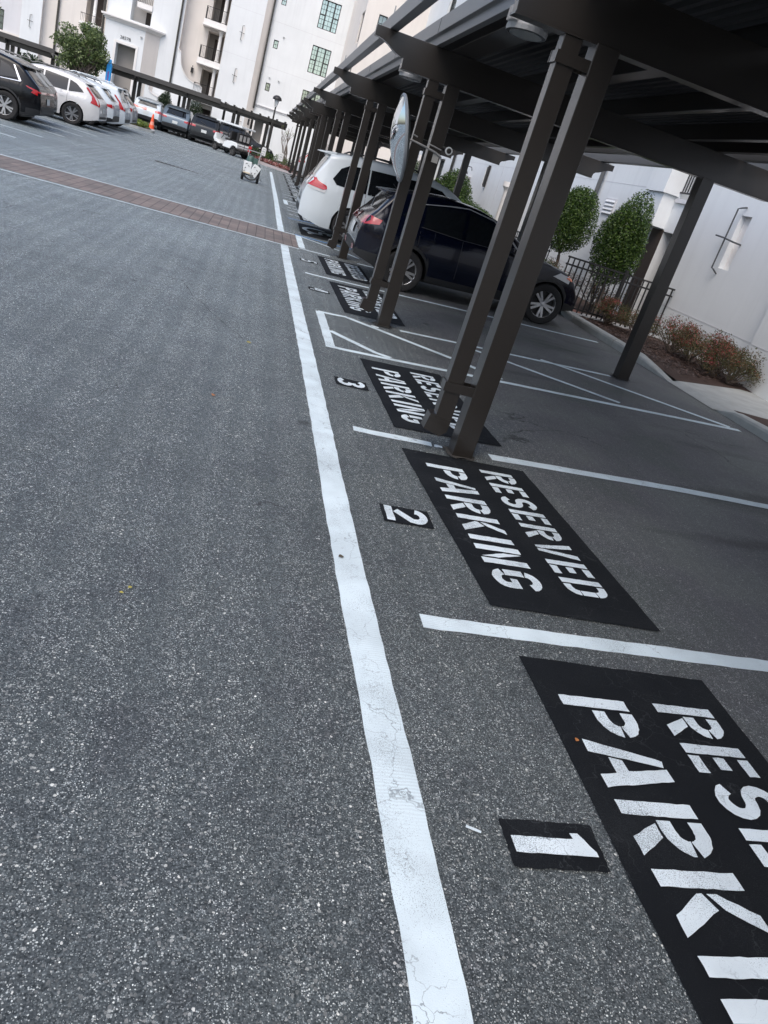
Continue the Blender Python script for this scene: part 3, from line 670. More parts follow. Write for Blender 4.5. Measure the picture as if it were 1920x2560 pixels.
can_light(1.60, 11.2, 3.010, 'grey canopy light under the second carport bay')

def far_carport(xs, rear_xs, xa, xb, y0, y1, zt, label, open_from=None):
    ox = xs[0]; o = empty('carport', (ox, y0, 0), 0, label, 'carport', 'carports along the far row')
    def bx(nm, a, b, mt):
        mb = MB(); mb.box((a[0] - ox, a[1] - y0, a[2]), (b[0] - ox, b[1] - y0, b[2])); return mb.build(nm, mt, o)
    for x in xs:
        bx('front_post', (x - .25, y0 + .9, -.1), (x - .04, y0 + 1.06, zt - .22), STEEL); bx('front_post', (x + .04, y0 + .9, -.1), (x + .25, y0 + 1.06, zt - .22), STEEL)
        mb = MB(); hz = zt - .22
        mb.prism([(-.35, zt + .02), (-.35, zt - .06), (-.05, zt - .12), (.05, hz), (y1 - y0, hz), (y1 - y0 + .5, zt - .08), (y1 - y0 + .5, zt + .02)], x - ox - .045, x - ox + .045, 'yz'); mb.build('beam', STEEL, o)
    for x in rear_xs: bx('rear_post', (x - .08, y1 - .8, -.1), (x + .08, y1 - .64, zt - .22), STEEL)
    xr = open_from if open_from is not None else xb
    bx('fascia', (xa, y0, zt + .02), (xr, y0 + .08, zt + .27), mat('dark_fascia', (.060, .057, .055), .5))
    bx('edge_beam', (xa, y0 + .30, zt - .26), (xb - .02, y0 + .42, zt + .0), STEEL)
    bx('rear_fascia', (xa, y1, zt + .02), (xb, y1 + .08, zt + .22), FASC)
    for k in range(4): bx('purlin', (xa, y0 + 1.1 + k * 1.35, zt + .005), (xb, y0 + 1.2 + k * 1.35, zt + .14), STEEL)
    bx('roof_deck', (xa, y0 + .081, zt + .15), (xr, y1 - .001, zt + .19), DECK)
    if open_from is not None:
        bx('edge_beam', (xr, y0 + .1, zt - .10), (xb, y0 + .22, zt + .14), STEEL)
        k = xr + .25
        while k < xb: bx('slat', (k, y0 - .1, zt + .145), (k + .12, y1, zt + .22), STEEL); k += .55
    return o
far_carport([-8.35, -5.3, -2.15, .02], [-6.2, -3.15, -1.2], -12.2, 1.1, 55.5, 61.6, 2.45, 'long low bronze carport at the far end of the lot, right of the round tree', open_from=-3.2)
far_carport([-15.8, -24.0, -13.2], [-16.5], -30, -13.1, 55.5, 61.6, 2.17, 'low bronze carport behind the left row, left of the round tree')

# ------------------------------------------------------------------ convex mirror
o = empty('traffic_mirror', (1.78, 9.17, 2.04), 0, 'round convex traffic mirror held on an arm from the second post', 'mirror')
nrm = Vector((-.965, .035, -.24)).normalized(); q = nrm.to_track_quat('Z', 'Y').to_matrix()
ctr = Vector((1.365, 9.0, 2.06)) - Vector((1.78, 9.17, 2.04))
mb = MB(); Rm, sag = .415, .115; rs = (Rm * Rm + sag * sag) / (2 * sag)
prof = [(Rm * k / 12, math.sqrt(rs * rs - (Rm * k / 12) ** 2) - (rs - sag)) for k in range(12, 0, -1)] + [(.001, sag)]
mb.lathe(prof, ctr, 40, M=q); mb.build('mirror_face', mat('mirror', (.80, .84, .86), .03, metal=1.0), o, smooth=True)
mb = MB(); mb.lathe([(Rm + .012, -.018), (Rm + .016, .0), (Rm + .004, .014), (Rm - .012, .012)], ctr, 40, M=q); mb.build('rim', mat('mirror_rim', (.20, .22, .24), .4), o, smooth=True)
mb = MB(); mb.lathe([(Rm + .01, -.012), (.30, -.055), (.12, -.075), (.001, -.08)], ctr, 40, M=q); mb.build('back_shell', mat('mirror_back', (.035, .045, .048), .5), o, smooth=True)
mb = MB(); a = ctr - q @ Vector((0, 0, .07)); mb.tube([a, a + Vector((.06, -.02, 0)), Vector((-.13, -.14, .02)), Vector((.0, -.115, -.0)), (.075, -.105, -.03)], .011, 8); mb.build('arm', GREYP, o, smooth=True)
mb = MB(); mb.tube([a + Vector((.05, .02, .06)), Vector((-.24, -.11, .09))], .008, 6); mb.tube([Vector((-.10, -.13, .06)), Vector((.05, -.11, .04))], .007, 6); mb.build('stay', GREYP, o)
mb = MB(); mb.box((-.02, -.105, -.10), (.05, -.0965, 0)); mb.build('bracket', mat('bracket_grey', (.38, .38, .37), .5), o)

o = empty('security_camera', (1.93, 9.17, 2.10), 0, 'small round dark camera with a white ring beside the second post, under the mirror arm', 'camera')
mb = MB(); mb.lathe([(.0005, -.06), (.026, -.055), (.030, -.03), (.030, .05), (.0005, .05)], (0, 0, 0), 18, 'y'); mb.build('camera_body', IRON, o, smooth=True)
mb = MB(); mb.lathe([(.028, -.052), (.040, -.050), (.042, -.035), (.030, -.030), (.028, -.052)], (0, 0, 0), 20, 'y'); mb.build('ring', WHITEP, o, smooth=True)
mb = MB(); mb.tube([(-.065, .05, 0), (-.01, .05, 0)], .012, 6); mb.build('mount', IRON, o)

# ------------------------------------------------------------------ cars
def lerp_prof(P, x):
    if x <= P[0][0]: return P[0][1]
    for a, b in zip(P[:-1], P[1:]):
        if x <= b[0]:
            t = (x - a[0]) / (b[0] - a[0] + 1e-9); t2 = t * t * (3 - 2 * t)
            return a[1] + (b[1] - a[1]) * (0.75 * t + 0.25 * t2)
    return P[-1][1]
KINDS = {
 'suv': dict(L=4.65, W=1.88, H=1.66, belt=1.02, top=[(0, .60), (.015, .78), (.04, .93), (.08, 1.03), (.17, 1.12), (.36, 1.28), (.56, 1.45), (.66, 1.53), (.95, 1.60), (1.2, 1.635), (1.6, 1.66), (2.3, 1.62), (2.62, 1.54), (3.35, 1.12), (3.6, 1.06), (4.1, 1.0), (4.4, .90), (4.57, .74), (4.63, .62), (4.65, .55)],
   side=[[(.60, 1.17), (1.12, 1.08), (1.12, 1.46), (.90, 1.40), (.68, 1.25)], [(1.18, 1.075), (1.98, 1.04), (1.98, 1.52), (1.18, 1.475)], [(2.04, 1.04), (3.02, 1.03), (2.80, 1.25), (2.50, 1.47), (2.04, 1.52)]],
   rw=[(-.60, 1.12), (.60, 1.12), (.52, 1.46), (-.52, 1.46)], ws=[(-.68, 1.14), (.68, 1.14), (.56, 1.50), (-.56, 1.50)]),
 'hatch': dict(L=3.87, W=1.76, H=1.50, belt=.96, top=[(0, .56), (.015, .74), (.05, .88), (.14, 1.00), (.22, 1.08), (.42, 1.34), (.46, 1.39), (.85, 1.46), (1.35, 1.50), (1.85, 1.46), (2.12, 1.39), (2.85, 1.03), (3.0, .98), (3.45, .89), (3.68, .78), (3.80, .62), (3.87, .48)],
   side=[[(.62, 1.12), (.92, 1.05), (.92, 1.31), (.80, 1.28)], [(.98, 1.02), (1.62, .98), (1.62, 1.39), (.98, 1.34)], [(1.68, .98), (2.52, .97), (2.34, 1.12), (2.05, 1.32), (1.68, 1.39)]],
   rw=[(-.55, 1.10), (.55, 1.10), (.47, 1.30), (-.47, 1.30)], ws=[(-.60, 1.05), (.60, 1.05), (.50, 1.34), (-.50, 1.34)]),
 'van': dict(L=5.05, W=1.94, H=1.74, belt=1.05, top=[(0, .62), (.02, .80), (.08, .98), (.16, 1.10), (.26, 1.28), (.36, 1.45), (.44, 1.58), (.46, 1.66), (.9, 1.72), (1.8, 1.74), (2.7, 1.69), (3.05, 1.60), (3.9, 1.16), (4.1, 1.08), (4.6, .96), (4.88, .78), (5.0, .60), (5.05, .50)],
   side=[[(.58, 1.20), (.68, 1.10), (1.33, 1.06), (1.33, 1.55), (.90, 1.53), (.72, 1.43)], [(1.36, 1.06), (2.36, 1.05), (2.36, 1.57), (1.36, 1.55)], [(2.42, 1.05), (3.55, 1.04), (3.3, 1.25), (2.95, 1.50), (2.42, 1.57)]],
   rw=[(-.64, 1.16), (.64, 1.16), (.56, 1.56), (-.56, 1.56)], ws=[(-.70, 1.18), (.70, 1.18), (.58, 1.54), (-.58, 1.54)]),
 'sedan': dict(L=4.6, W=1.80, H=1.44, belt=.93, top=[(0, .60), (.02, .80), (.08, .93), (.2, .98), (.75, 1.02), (1.45, 1.36), (1.8, 1.43), (2.3, 1.44), (2.6, 1.38), (3.35, .98), (3.6, .93), (4.1, .86), (4.4, .76), (4.55, .6), (4.6, .5)],
   side=[[(1.12, 1.02), (1.72, .98), (1.72, 1.34), (1.52, 1.30)], [(1.78, .98), (2.15, .97), (2.15, 1.36), (1.78, 1.35)], [(2.20, .97), (3.05, .96), (2.85, 1.10), (2.58, 1.29), (2.20, 1.36)]],
   rw=[(-.56, 1.06), (.56, 1.06), (.48, 1.30), (-.48, 1.30)], ws=[(-.62, 1.02), (.62, 1.02), (.50, 1.32), (-.50, 1.32)]),
}
def paintm(name, c, rough=0.32, metal=0.0):
    dk = max(c) < .1
    return mat('car_paint_' + name, c, .16 if dk else rough, metal=metal, coat=(0.40 if name == 'navy' else 0.10) if dk else 0.7, spec=0.28 if dk else 0.5)
def wheel_parts(r, wd, spokes, parent, x, y, side, rimmat=None):
    mb = MB(); s = side
    mb.lathe([(r * .66, -wd / 2 + .02), (r * .78, -wd / 2), (r * .94, -wd / 2 + .004), (r, -wd / 2 + .03), (r, wd / 2 - .03), (r * .94, wd / 2 - .004), (r * .78, wd / 2), (r * .66, wd / 2 - .02)], (0, 0, 0), 32, 'y')
    t = mb.build('wheel', RUBBER, parent, smooth=True); t.location = (x, y, r)
    mb = MB(); rr = r * .70; f = s * (wd / 2 - .015)
    mb.lathe([(rr, f), (rr, f - s * .012), (rr * .93, f - s * .02), (rr * .90, f - s * .12)], (0, 0, 0), 28, 'y')
    mb.lathe([(.001, f - s * .010), (rr * .16, f - s * .012), (rr * .20, f - s * .05)], (0, 0, 0), 14, 'y')
    for k in range(spokes):
        a = 2 * math.pi * k / spokes + (.13 if k % 2 else -.13) * (spokes == 10)
        c, sn = math.cos(a), math.sin(a); w0, w1 = rr * .075, rr * (.085 if spokes == 10 else .12)
        pts = [(rr * .12, -w0), (rr * .94, -w1), (rr * .94, w1), (rr * .12, w0)]
        A = [(c * u - sn * v, f - s * (.012 + .01 * (u < rr * .5)), sn * u + c * v) for u, v in pts]
        B = [(p[0], p[1] - s * .035, p[2]) for p in A]
        mb.face(A); mb.face(B[::-1])
        for j in range(4): mb.face([A[j], B[j], B[(j + 1) % 4], A[(j + 1) % 4]])
    mb.build('rim', rimmat or ALLOY, t, smooth=True, angle=30)
    mb = MB(); mb.lathe([(rr * .9, f - s * .10), (.001, f - s * .10)], (0, 0, 0), 20, 'y'); mb.build('brake_disc', mat('brake_dark', (.03, .03, .032), .5), t)

def make_car(kind, x, y, heading, paint, label, group, scale=1.0, wheel_r=.345, spokes=10, pitch=0.0, cladding=False, tail='wrap', rails=None, name='parked_car', cat='car', L=None, W=None, detail=True, z0=None, glass=None, rear='plain', wb=None):
    """origin at rear bumper centre on the ground, local +x is the nose"""
    K = KINDS[kind]; KL = K['L']; W_ = (W or K['W']); Hh = K['H']
    o = empty(name, (x, y, zg(x) if z0 is None else z0), heading, label, cat, group)
    o.rotation_euler = (0, -pitch, heading); o.scale = (scale * ((L or KL) / KL), scale, scale)
    wx0 = {'suv': .92, 'hatch': .82, 'van': 1.08, 'sedan': .98}[kind]; wx1 = KL - {'suv': .93, 'hatch': .66, 'van': .95, 'sedan': .86}[kind]
    if wb: wx1 = wx0 + wb
    ra = wheel_r + .045; top = K['top']; belt = K['belt']
    st = set([p[0] for p in top])
    for wx in (wx0, wx1):
        for k in range(-14, 15): st.add(round(wx + ra * math.sin(k / 14 * math.pi / 2), 4))
        st.add(wx - ra - .004); st.add(wx + ra + .004)
    k = 0.0
    while k < KL: st.add(round(k, 3)); k += .12
    for e in (.004, .008, .025, .035, .07, .09): st.add(e); st.add(KL - e)
    st = sorted(s for s in st if 0 <= s <= KL)
    st = [s for i, s in enumerate(st) if i == 0 or s - st[i - 1] > .0025]
    def zlow(s):
        zl = .25 if cladding or kind in ('suv',) else .20
        e = max(0, 1 - s / .55); f = max(0, 1 - (KL - s) / .5)
        z = zl + .16 * e ** 1.3 + .06 * f
        for wx in (wx0, wx1):
            if abs(s - wx) < ra: z = max(z, wheel_r + math.sqrt(max(0, ra * ra - (s - wx) ** 2)))
        return z
    def plan(s):
        a = max(0, 1 - s / .60); b = max(0, 1 - (KL - s) / .85)
        return (W_ / 2) * (1 - .17 * a ** 2.6 - .26 * b ** 2.6 - .015 * ((s / KL - .5) * 2) ** 2)
    def hw(s, z):
        p = plan(s)
        if z < .50: p *= 1 - .05 * ((.50 - z) / .3) ** 1.5
        elif z < belt: p *= 1 - .035 * ((z - .62) / (belt - .62)) ** 2 if z > .62 else 1
        else: p = p * .965 - .175 * ((z - belt) / (Hh - belt)) ** 1.15 - .015
        return p
    NL = 15; rings = []
    for s in st:
        zt = lerp_prof(top, s); zl = min(zlow(s), zt - .05); hh = zt - zl
        gh = max(0, min(1, (zt - belt) / (Hh - belt)))
        r = min(.05 + .07 * gh, hh * .4); ring = [(s, 0, zl)]
        for k in range(NL):
            z = zl + (hh - r) * k / (NL - 1); ring.append((s, hw(s, z), z))
        yb = hw(s, zt - r)
        for a in (22, 45, 68, 90): ring.append((s, yb - r * 1.3 * (1 - math.cos(R_(a))) , zt - r + r * math.sin(R_(a))))
        yq = ring[-1][1]
        ring.append((s, yq * .6, zt + .012)); ring.append((s, yq * .25, zt + .018)); ring.append((s, 0, zt + .02))
        rings.append(ring)
    mb = MB(); n = len(rings[0]); idx = {}
    def vid(i, j, sgn):
        if j in (0, n - 1): sgn = 1
        key = (i, j, sgn)
        if key not in idx: p = rings[i][j]; idx[key] = len(mb.v); mb.v.append((p[0], p[1] * sgn, p[2]))
        return idx[key]
    for i in range(len(rings) - 1):
        for j in range(n - 1):
            for sg in (1, -1):
                f = [vid(i, j, sg), vid(i + 1, j, sg), vid(i + 1, j + 1, sg), vid(i, j + 1, sg)]
                if sg == -1: f = f[::-1]
                P = [mb.v[q] for q in f]; cz = sum(p[2] for p in P) / 4; cx = sum(p[0] for p in P) / 4
                mi = 0
                if j == 0: mi = 1
                elif cladding and (cz < .36 or (cz < .50 and cx < .35) or (cz < .40 and cx > KL - .3) or any((cx - wx) ** 2 + (cz - wheel_r) ** 2 < (ra + .05) ** 2 for wx in (wx0, wx1))): mi = 1
                elif rear == 'blackbumper' and cx < .25 and cz < .5: mi = 1
                mb.f.append(tuple(f)); mb.m.append(mi)
    for i in (0, len(rings) - 1):
        loop = [vid(i, j, 1) for j in range(n)] + [vid(i, j, -1) for j in range(n - 2, 0, -1)]
        mb.f.append(tuple(loop)); mb.m.append(1 if cladding else 0)
    body = mb.build('body', [paint, PLAST], o, smooth=True, angle=50)
    bm = bmesh.new(); bm.from_mesh(body.data); bvh = BVHTree.FromBMesh(bm); bm.free()
    def patch(nm, poly, d, mt, off=.006, parent=None, step=.07):
        b2 = bmesh.new(); vs = [b2.verts.new((u, v, 0)) for u, v in poly]; b2.faces.new(vs)
        u0, u1 = min(p[0] for p in poly), max(p[0] for p in poly); v0, v1 = min(p[1] for p in poly), max(p[1] for p in poly)
        for a0, a1, ax in ((u0, u1, 0), (v0, v1, 1)):
            k = a0 + step
            while k < a1:
                co = (k, 0, 0) if ax == 0 else (0, k, 0); no = (1, 0, 0) if ax == 0 else (0, 1, 0)
                bmesh.ops.bisect_plane(b2, geom=b2.verts[:] + b2.edges[:] + b2.faces[:], plane_co=co, plane_no=no); k += step
        for v in b2.verts:
            u, w_ = v.co.x, v.co.y
            if d in (1, -1): og, dr = Vector((u, 3 * d, w_)), Vector((0, -d, 0))
            elif d == 'rear': og, dr = Vector((-2, u, w_)), Vector((1, 0, 0))
            else: og, dr = Vector((KL + 2, u, w_)), Vector((-1, 0, 0))
            hit = bvh.ray_cast(og, dr)
            if hit[0] is None: hit = bvh.find_nearest(Vector((u if d in (1, -1) else (0 if d == 'rear' else KL), 0 if d in (1, -1) else u, w_)))
            nn = hit[1]
            if nn.dot(dr) > 0: nn = -nn
            v.co = hit[0] + nn * off
        me = bpy.data.meshes.new(nm); b2.to_mesh(me); b2.free(); me.materials.append(mt); me.shade_smooth()
        ob = bpy.data.objects.new(nm, me); COL.objects.link(ob); ob.parent = parent or o
        return ob
    gl = glass or GLASS
    for sd_ in (1, -1):
        for poly in K['side']: patch('side_window', poly, sd_, gl)
    patch('rear_window', K['rw'], 'rear', gl); patch('windscreen', K['ws'], 'front', gl)
    if tail == 'wrap':
        for sg in (1, -1):
            patch('tail_light', [(.02, .86), (.30, .90), (.34, .97), (.10, 1.01)] if kind != 'van' else [(.05, .88), (.42, .92), (.44, .99), (.12, 1.10)], sg, TAIL, .010)
            e = W_ / 2
            patch('tail_light', [(sg * (e - .42), .88), (sg * (e - .13), .86), (sg * (e - .14), 1.0), (sg * (e - .40), .97)], 'rear', TAIL, .010)
    elif tail == 'van':
        for sg in (1, -1):
            e = W_ / 2
            t_ = patch('tail_light', [(.10, .98), (.42, .94), (.50, .97), (.48, 1.03), (.28, 1.10), (.20, 1.22), (.12, 1.18)], sg, TAIL, .012, step=.05)
            patch('clear_lens', [(.09, .925), (.46, .885), (.50, .955), (.42, .93), (.10, .972)], sg, LENS, .013, t_, step=.05)
            t_ = patch('tail_light', [(sg * (e - .34), .99), (sg * (e - .16), .96), (sg * (e - .20), 1.20), (sg * (e - .27), 1.20)], 'rear', TAIL, .012, step=.05)
    elif tail == 'tall':
        for sg in (1, -1):
            e = W_ / 2
            patch('tail_light', [(.06, .86), (.34, .90), (.30, 1.0), (.32, 1.12), (.56, 1.36), (.50, 1.38), (.22, 1.12), (.12, .98)], sg, TAIL, .012, step=.05)
            patch('tail_light', [(sg * (e - .36), .88), (sg * (e - .14), .84), (sg * (e - .16), 1.02), (sg * (e - .24), 1.36), (sg * (e - .30), 1.36), (sg * (e - .24), 1.0)], 'rear', TAIL, .012, step=.05)
    elif tail == 'bar':
        for sg in (1, -1):
            patch('tail_light', [(.02, .92), (.36, 1.00), (.42, 1.04), (.12, .99)], sg, TAIL, .010, step=.04)
            patch('tail_light', [(.10, .86), (.26, .90), (.22, .97), (.10, .94)], sg, TAIL, .010, step=.04)
        e = W_ / 2 - .14
        patch('tail_light', [(-e, .93), (e, .93), (e, .975), (-e, .975)], 'rear', TAIL, .010)
    # plate, handles, seams, lamps
    pl = patch('licence_plate', [(-.16, .66), (.16, .66), (.16, .82), (-.16, .82)], 'rear', PLATE, .016) if kind != 'sedan' else patch('licence_plate', [(-.16, .66), (.16, .66), (.16, .80), (-.16, .80)], 'rear', PLATE, .016)
    patch('bumper_insert', [(-.62, .40), (.62, .40), (.66, .54), (-.66, .54)], 'rear', PLAST, .008)
    for sg in (1, -1):
        e = W_ / 2
        hz = {'suv': .78, 'hatch': .74, 'van': .80, 'sedan': .68}[kind]
        patch('headlight', [(sg * (e - .50), hz), (sg * (e - .20), hz + .02), (sg * (e - .22), hz + .12), (sg * (e - .48), hz + .08)], 'front', LENS, .010)
        patch('headlight', [(KL - .62, hz + .05), (KL - .30, hz - .02), (KL - .28, hz + .07), (KL - .50, hz + .12)], sg, LENS, .010)
        if detail:
            xs_ = sorted(set([K['side'][1][0][0] - .03, K['side'][2][0][0] - .03]))
            for xx in xs_: patch('door_seam', [(xx - .004, .38), (xx + .004, .38), (xx + .004, belt + .0), (xx - .004, belt + .0)], sg, IRON, .003)
            for xx in (K['side'][2][0][0] + .08, K['side'][1][0][0] + .06): patch('door_handle', [(xx, .86), (xx + .17, .86), (xx + .17, .885), (xx, .885)], sg, paint, .022)
            mb = MB(); my = hw(K['side'][2][1][0] - .1, belt) + .02; mx = K['side'][2][1][0] - .12
            mb.box((mx - .06, sg * my, belt + .0), (mx + .05, sg * (my + .20), belt + .13)); mb.build('wing_mirror', paint, o, smooth=True, bevel=.03)
    # spoiler lip and roof gear
    if kind != 'sedan':
        sp = {'suv': (.58, 1.49), 'hatch': (.40, 1.37), 'van': (.34, 1.655)}[kind]
        mb = MB(); e = W_ / 2 - .27
        mb.prism([(sp[0] - .10, sp[1] - .005), (sp[0] - .08, sp[1] + .02), (sp[0] + .25, sp[1] + .055), (sp[0] + .22, sp[1] - .02)], -e, e); mb.build('spoiler', paint, o, smooth=True, bevel=.012)
        patch('wiper', [(-.05, K['rw'][0][1] + .02), (-.02, K['rw'][0][1] + .0), (.30, K['rw'][0][1] + .10), (.29, K['rw'][0][1] + .13)], 'rear', IRON, .018)
    if rails:
        for sg in (1, -1):
            mb = MB(); e = sg * (W_ / 2 - .30); z = Hh + .03
            mb.tube([(.85, e, z - .05), (.95, e, z + .01), (1.6, e, z + .03), (2.3, e, z), (2.5, e, z - .07)], .018, 8); mb.build('roof_rail', rails, o, smooth=True)
    for wx in (wx0, wx1):
        for sg in (1, -1): wheel_parts(wheel_r, .22, spokes, o, wx, sg * (W_ / 2 - .125), sg)
    mb = MB(); mb.box((.5, -W_ / 2 + .26, .20), (KL - .4, W_ / 2 - .26, .42)); mb.build('underbody', IRON, o)
    return o, patch
PI = math.pi
GR = 'cars parked under the right hand carport'; GLr = 'cars parked in the left row'; GF = 'cars parked along the far row'
PW = paintm('white', (.56, .62, .66)); PS = paintm('silver', (.50, .52, .52), .3, .4); PB = paintm('black', (.003, .0035, .005), .2); PN = paintm('navy', (.0016, .0032, .011), .2)
PPW = paintm('pearl', (.60, .60, .60), .3, .1); PBG = paintm('bluegrey', (.13, .17, .21), .3, .3); PDG = paintm('darkgrey', (.03, .034, .038), .3, .2); PSL = paintm('lightsilver', (.58, .60, .62), .3, .35)
# dark blue hatchback, stall 5
c5, pt = make_car('hatch', 1.66, 13.22, 0, PN, 'dark blue hatchback with black wheel arch trim, nose to the kerb behind the second post', GR, wheel_r=.325, spokes=10, pitch=.05, cladding=True, tail='wrap', wb=2.42, z0=.045)
for sg in (1, -1): pt('rear_reflector', [(sg * .42, .44), (sg * .66, .45), (sg * .68, .52), (sg * .46, .53)], 'rear', TAIL, .014)
for sg in (1, -1): pt('turn_signal', [(3.50, .80), (3.63, .76), (3.64, .80), (3.55, .85)], sg, AMBER, .014, step=.04)
mb = MB(); mb.tube([(.62, 0, 1.40), (.50, 0, 1.50)], .006, 6); mb.build('aerial', IRON, c5)
for sg in (1, -1):
    pt('highlight_trim', [(.92, 1.335), (1.35, 1.40), (1.65, 1.425), (2.08, 1.35), (2.40, 1.15), (2.60, .985), (2.63, .99), (2.42, 1.17), (2.09, 1.37), (1.65, 1.44), (1.35, 1.415), (.90, 1.345)], sg, GREYP, .010, step=.04)  # grey window line, drawn pale to paint in the roof edge highlight
    pt('belt_trim', [(.95, 1.015), (1.62, .97), (2.55, .955), (2.55, .965), (1.62, .98), (.95, 1.025)], sg, mat('trim_dark', (.05, .05, .055), .25), .009, step=.05)
# white minivan
c6, pt = make_car('van', .98, 18.45, 0, PW, 'white minivan with red wraparound tail lights, parked beyond the dark blue hatchback', GR, wheel_r=.34, spokes=7, pitch=.05, tail='van', rails=PLAST, z0=.03)
pt('bumper_step', [(-.52, .63), (.52, .63), (.52, .67), (-.52, .67)], 'rear', PLAST, .008)
pt('tailgate_seam', [(-.74, .76), (.74, .76), (.74, .768), (-.74, .768)], 'rear', IRON, .003)
pt('badge', [(-.05, .95), (.05, .95), (.05, 1.03), (-.05, 1.03)], 'rear', CHROME, .010)
make_car('sedan', 1.75, 27.6, 0, PSL, 'silver saloon nose-in between far posts, next past the white minivan', GR, pitch=.05, detail=False)
make_car('suv', 1.9, 32.3, 0, PW, 'white car under the second carport, just past the silver saloon', GR, pitch=.05, detail=False, tail='wrap')
make_car('sedan', 1.9, 37.0, 0, PS, 'small silver car far down the right row between the posts', GR, pitch=.05, detail=False)
make_car('suv', 1.75, 42.3, 0, PSL, 'pale car with tall red tail light near the far end of the right row', GR, pitch=.05, detail=False, tail='tall')
make_car('suv', 2.0, 46.8, 0, PB, 'black car at the far end of the right row', GR, pitch=.05, detail=False)
# left row, noses to -X
def left(kind, y, xr, paint, lab, **k): return make_car(kind, xr, y, PI, paint, lab, GLr, **k)
c, pt = left('suv', 26.5, -6.27, PB, 'black crossover nearest on the left, angular red tail lights', wheel_r=.37, tail='bar', W=1.90, cladding=True)
for sg in (1, -1): pt('chrome_strip', [(.56, 1.085), (1.10, 1.035), (1.10, 1.05), (.60, 1.10), (.80, 1.46), (.76, 1.455), (.54, 1.11)], sg, CHROME, .012, step=.05)
left('suv', 29.2, -6.8, PDG, 'dark grey car with its tail poking out beside the black crossover', tail='wrap', rails=FASC, detail=False)
c, pt = left('suv', 34.0, -6.08, PPW, 'pearl white crossover with tall red tail lights and dark alloy wheels', wheel_r=.37, tail='tall', rails=FASC)
pt('silver_skirt', [(-.62, .40), (.62, .40), (.60, .44), (-.60, .44)], 'rear', CHROME, .012)
left('suv', 37.0, -6.1, PW, 'white crossover with black bumper, between two other white cars', tail='wrap', cladding=True, rails=PLAST)
left('van', 39.6, -6.05, PW, 'tall white van with red upright tail light in the left row', tail='tall', rails=PW)
left('suv', 42.0, -6.1, PSL, 'silver car last in the left row before the planted island', tail='wrap')
left('suv', 33.0, -12.6, PB, 'black estate with roof rails seen over the left row', rails=FASC, detail=False, name='parked_car')
left('suv', 29.0, -11.6, PPW, 'white car roof with rails showing over the black crossover', rails=FASC, detail=False)
# far row, noses to +Y
def far(kind, x, yr, paint, lab, **k): return make_car(kind, x, yr, PI / 2, paint, lab, GF, z0=zg(x), **k)
far('suv', -9.55, 54.3, PB, 'black SUV under the far carport, left of the white hatchback', rails=PLAST, detail=False)
far('hatch', -7.35, 54.6, PW, 'small white hatchback beside the orange cone', scale=1.05, cladding=True, detail=False)
far('suv', -5.62, 54.8, PBG, 'blue grey SUV between the white hatchback and the carport post', detail=False, rear='blackbumper', cladding=True)
far('suv', -3.75, 53.7, PDG, 'dark grey SUV with red tail light left of the golf cart', detail=False, wheel_r=.37)
far('suv', -2.15, 54.6, PDG, 'grey SUV directly behind the golf cart', detail=False)
make_car('sedan', -3.9, 58.4, 0, PDG, 'dark grey saloon seen side-on behind the golf cart', GF, z0=-.02, scale=1.0, detail=False)
make_car('suv', -14.0, 55.3, PI / 2, PB, 'black car under the far left carport behind the left row', GF, z0=-.1, detail=False)

# ------------------------------------------------------------------ golf cart (nose to -X)
o = empty('golf_cart', (-1.85, 50.70, zg(-1.85)), R_(136), 'white golf cart with flat canopy and striped seats in the lane', 'golf cart')
# local +x is nose
mb = MB(); mb.prism([(-.98, .50), (-.96, .68), (-.80, .74), (-.45, .76), (-.10, .72), (.08, .64), (.20, .40), (.20, .34), (-.42, .34), (-.48, .46), (-.60, .53), (-.72, .55), (-.86, .52), (-.94, .44)], -.54, .54)
mb.build('body', WHITEP, o, bevel=.02)
mb = MB(); mb.prism([(.52, .40), (.94, .46), (1.10, .62), (1.02, .92), (.92, .95), (.86, .62), (.50, .46)], -.50, .50); mb.build('front_cowl', WHITEP, o, bevel=.02)
mb = MB(); mb.box((.16, -.5, .33), (.70, .5, .38)); mb.build('floor_board', IRON, o)
mb = MB(); mb.box((-1.25, -.5, .26), (1.0, .5, .34)); mb.build('chassis', IRON, o)
mb = MB(); mb.box((-1.10, -.56, 1.56), (1.05, .56, 1.66)); mb.build('canopy', WHITEP, o, bevel=.02)
for x in (.90, -.08, -.92):
    for sg in (1, -1): mb = MB(); mb.tube([(x + (.12 if x > .5 else 0), sg * .48, .75), (x, sg * .50, 1.58)], .018, 6); mb.build('roof_strut', IRON, o)
SEAT = mat('seat_black', (.02, .02, .022), .6); SEATW = mat('seat_white', (.5, .5, .48), .6)
for x, rv in ((-.05, 0), (-.62, 1)):
    mb = MB(); mb.box((x - .22, -.48, .74), (x + .22, .48, .84)); mb.build('seat', SEAT, o, bevel=.03)
    mb = MB(); mb.box((x - .28, -.50, .84), (x - .14, .50, 1.28)); bk_ = mb.build('backrest', SEAT, o, bevel=.04)
    if rv:
        mb = MB()
        for q in (-.40, -.10, .20): mb.box((x - .30, q, .88), (x - .262, q + .18, 1.20))
        mb.build('stripe', SEATW, bk_)
mb = MB(); mb.box((-1.55, -.50, .40), (-.98, .50, .45)); mb.build('cargo_deck', mat('deck_dark', (.05, .045, .04), .7), o)
mb = MB()
for z in (.62, .80): mb.tube([(-.98, -.5, z), (-1.52, -.5, z), (-1.52, .5, z), (-.98, .5, z)], .014, 6)
for y in (-.5, .5):
    mb.tube([(-1.52, y, .42), (-1.52, y, .80)], .014, 6)
mb.build('cargo_rail', IRON, o)
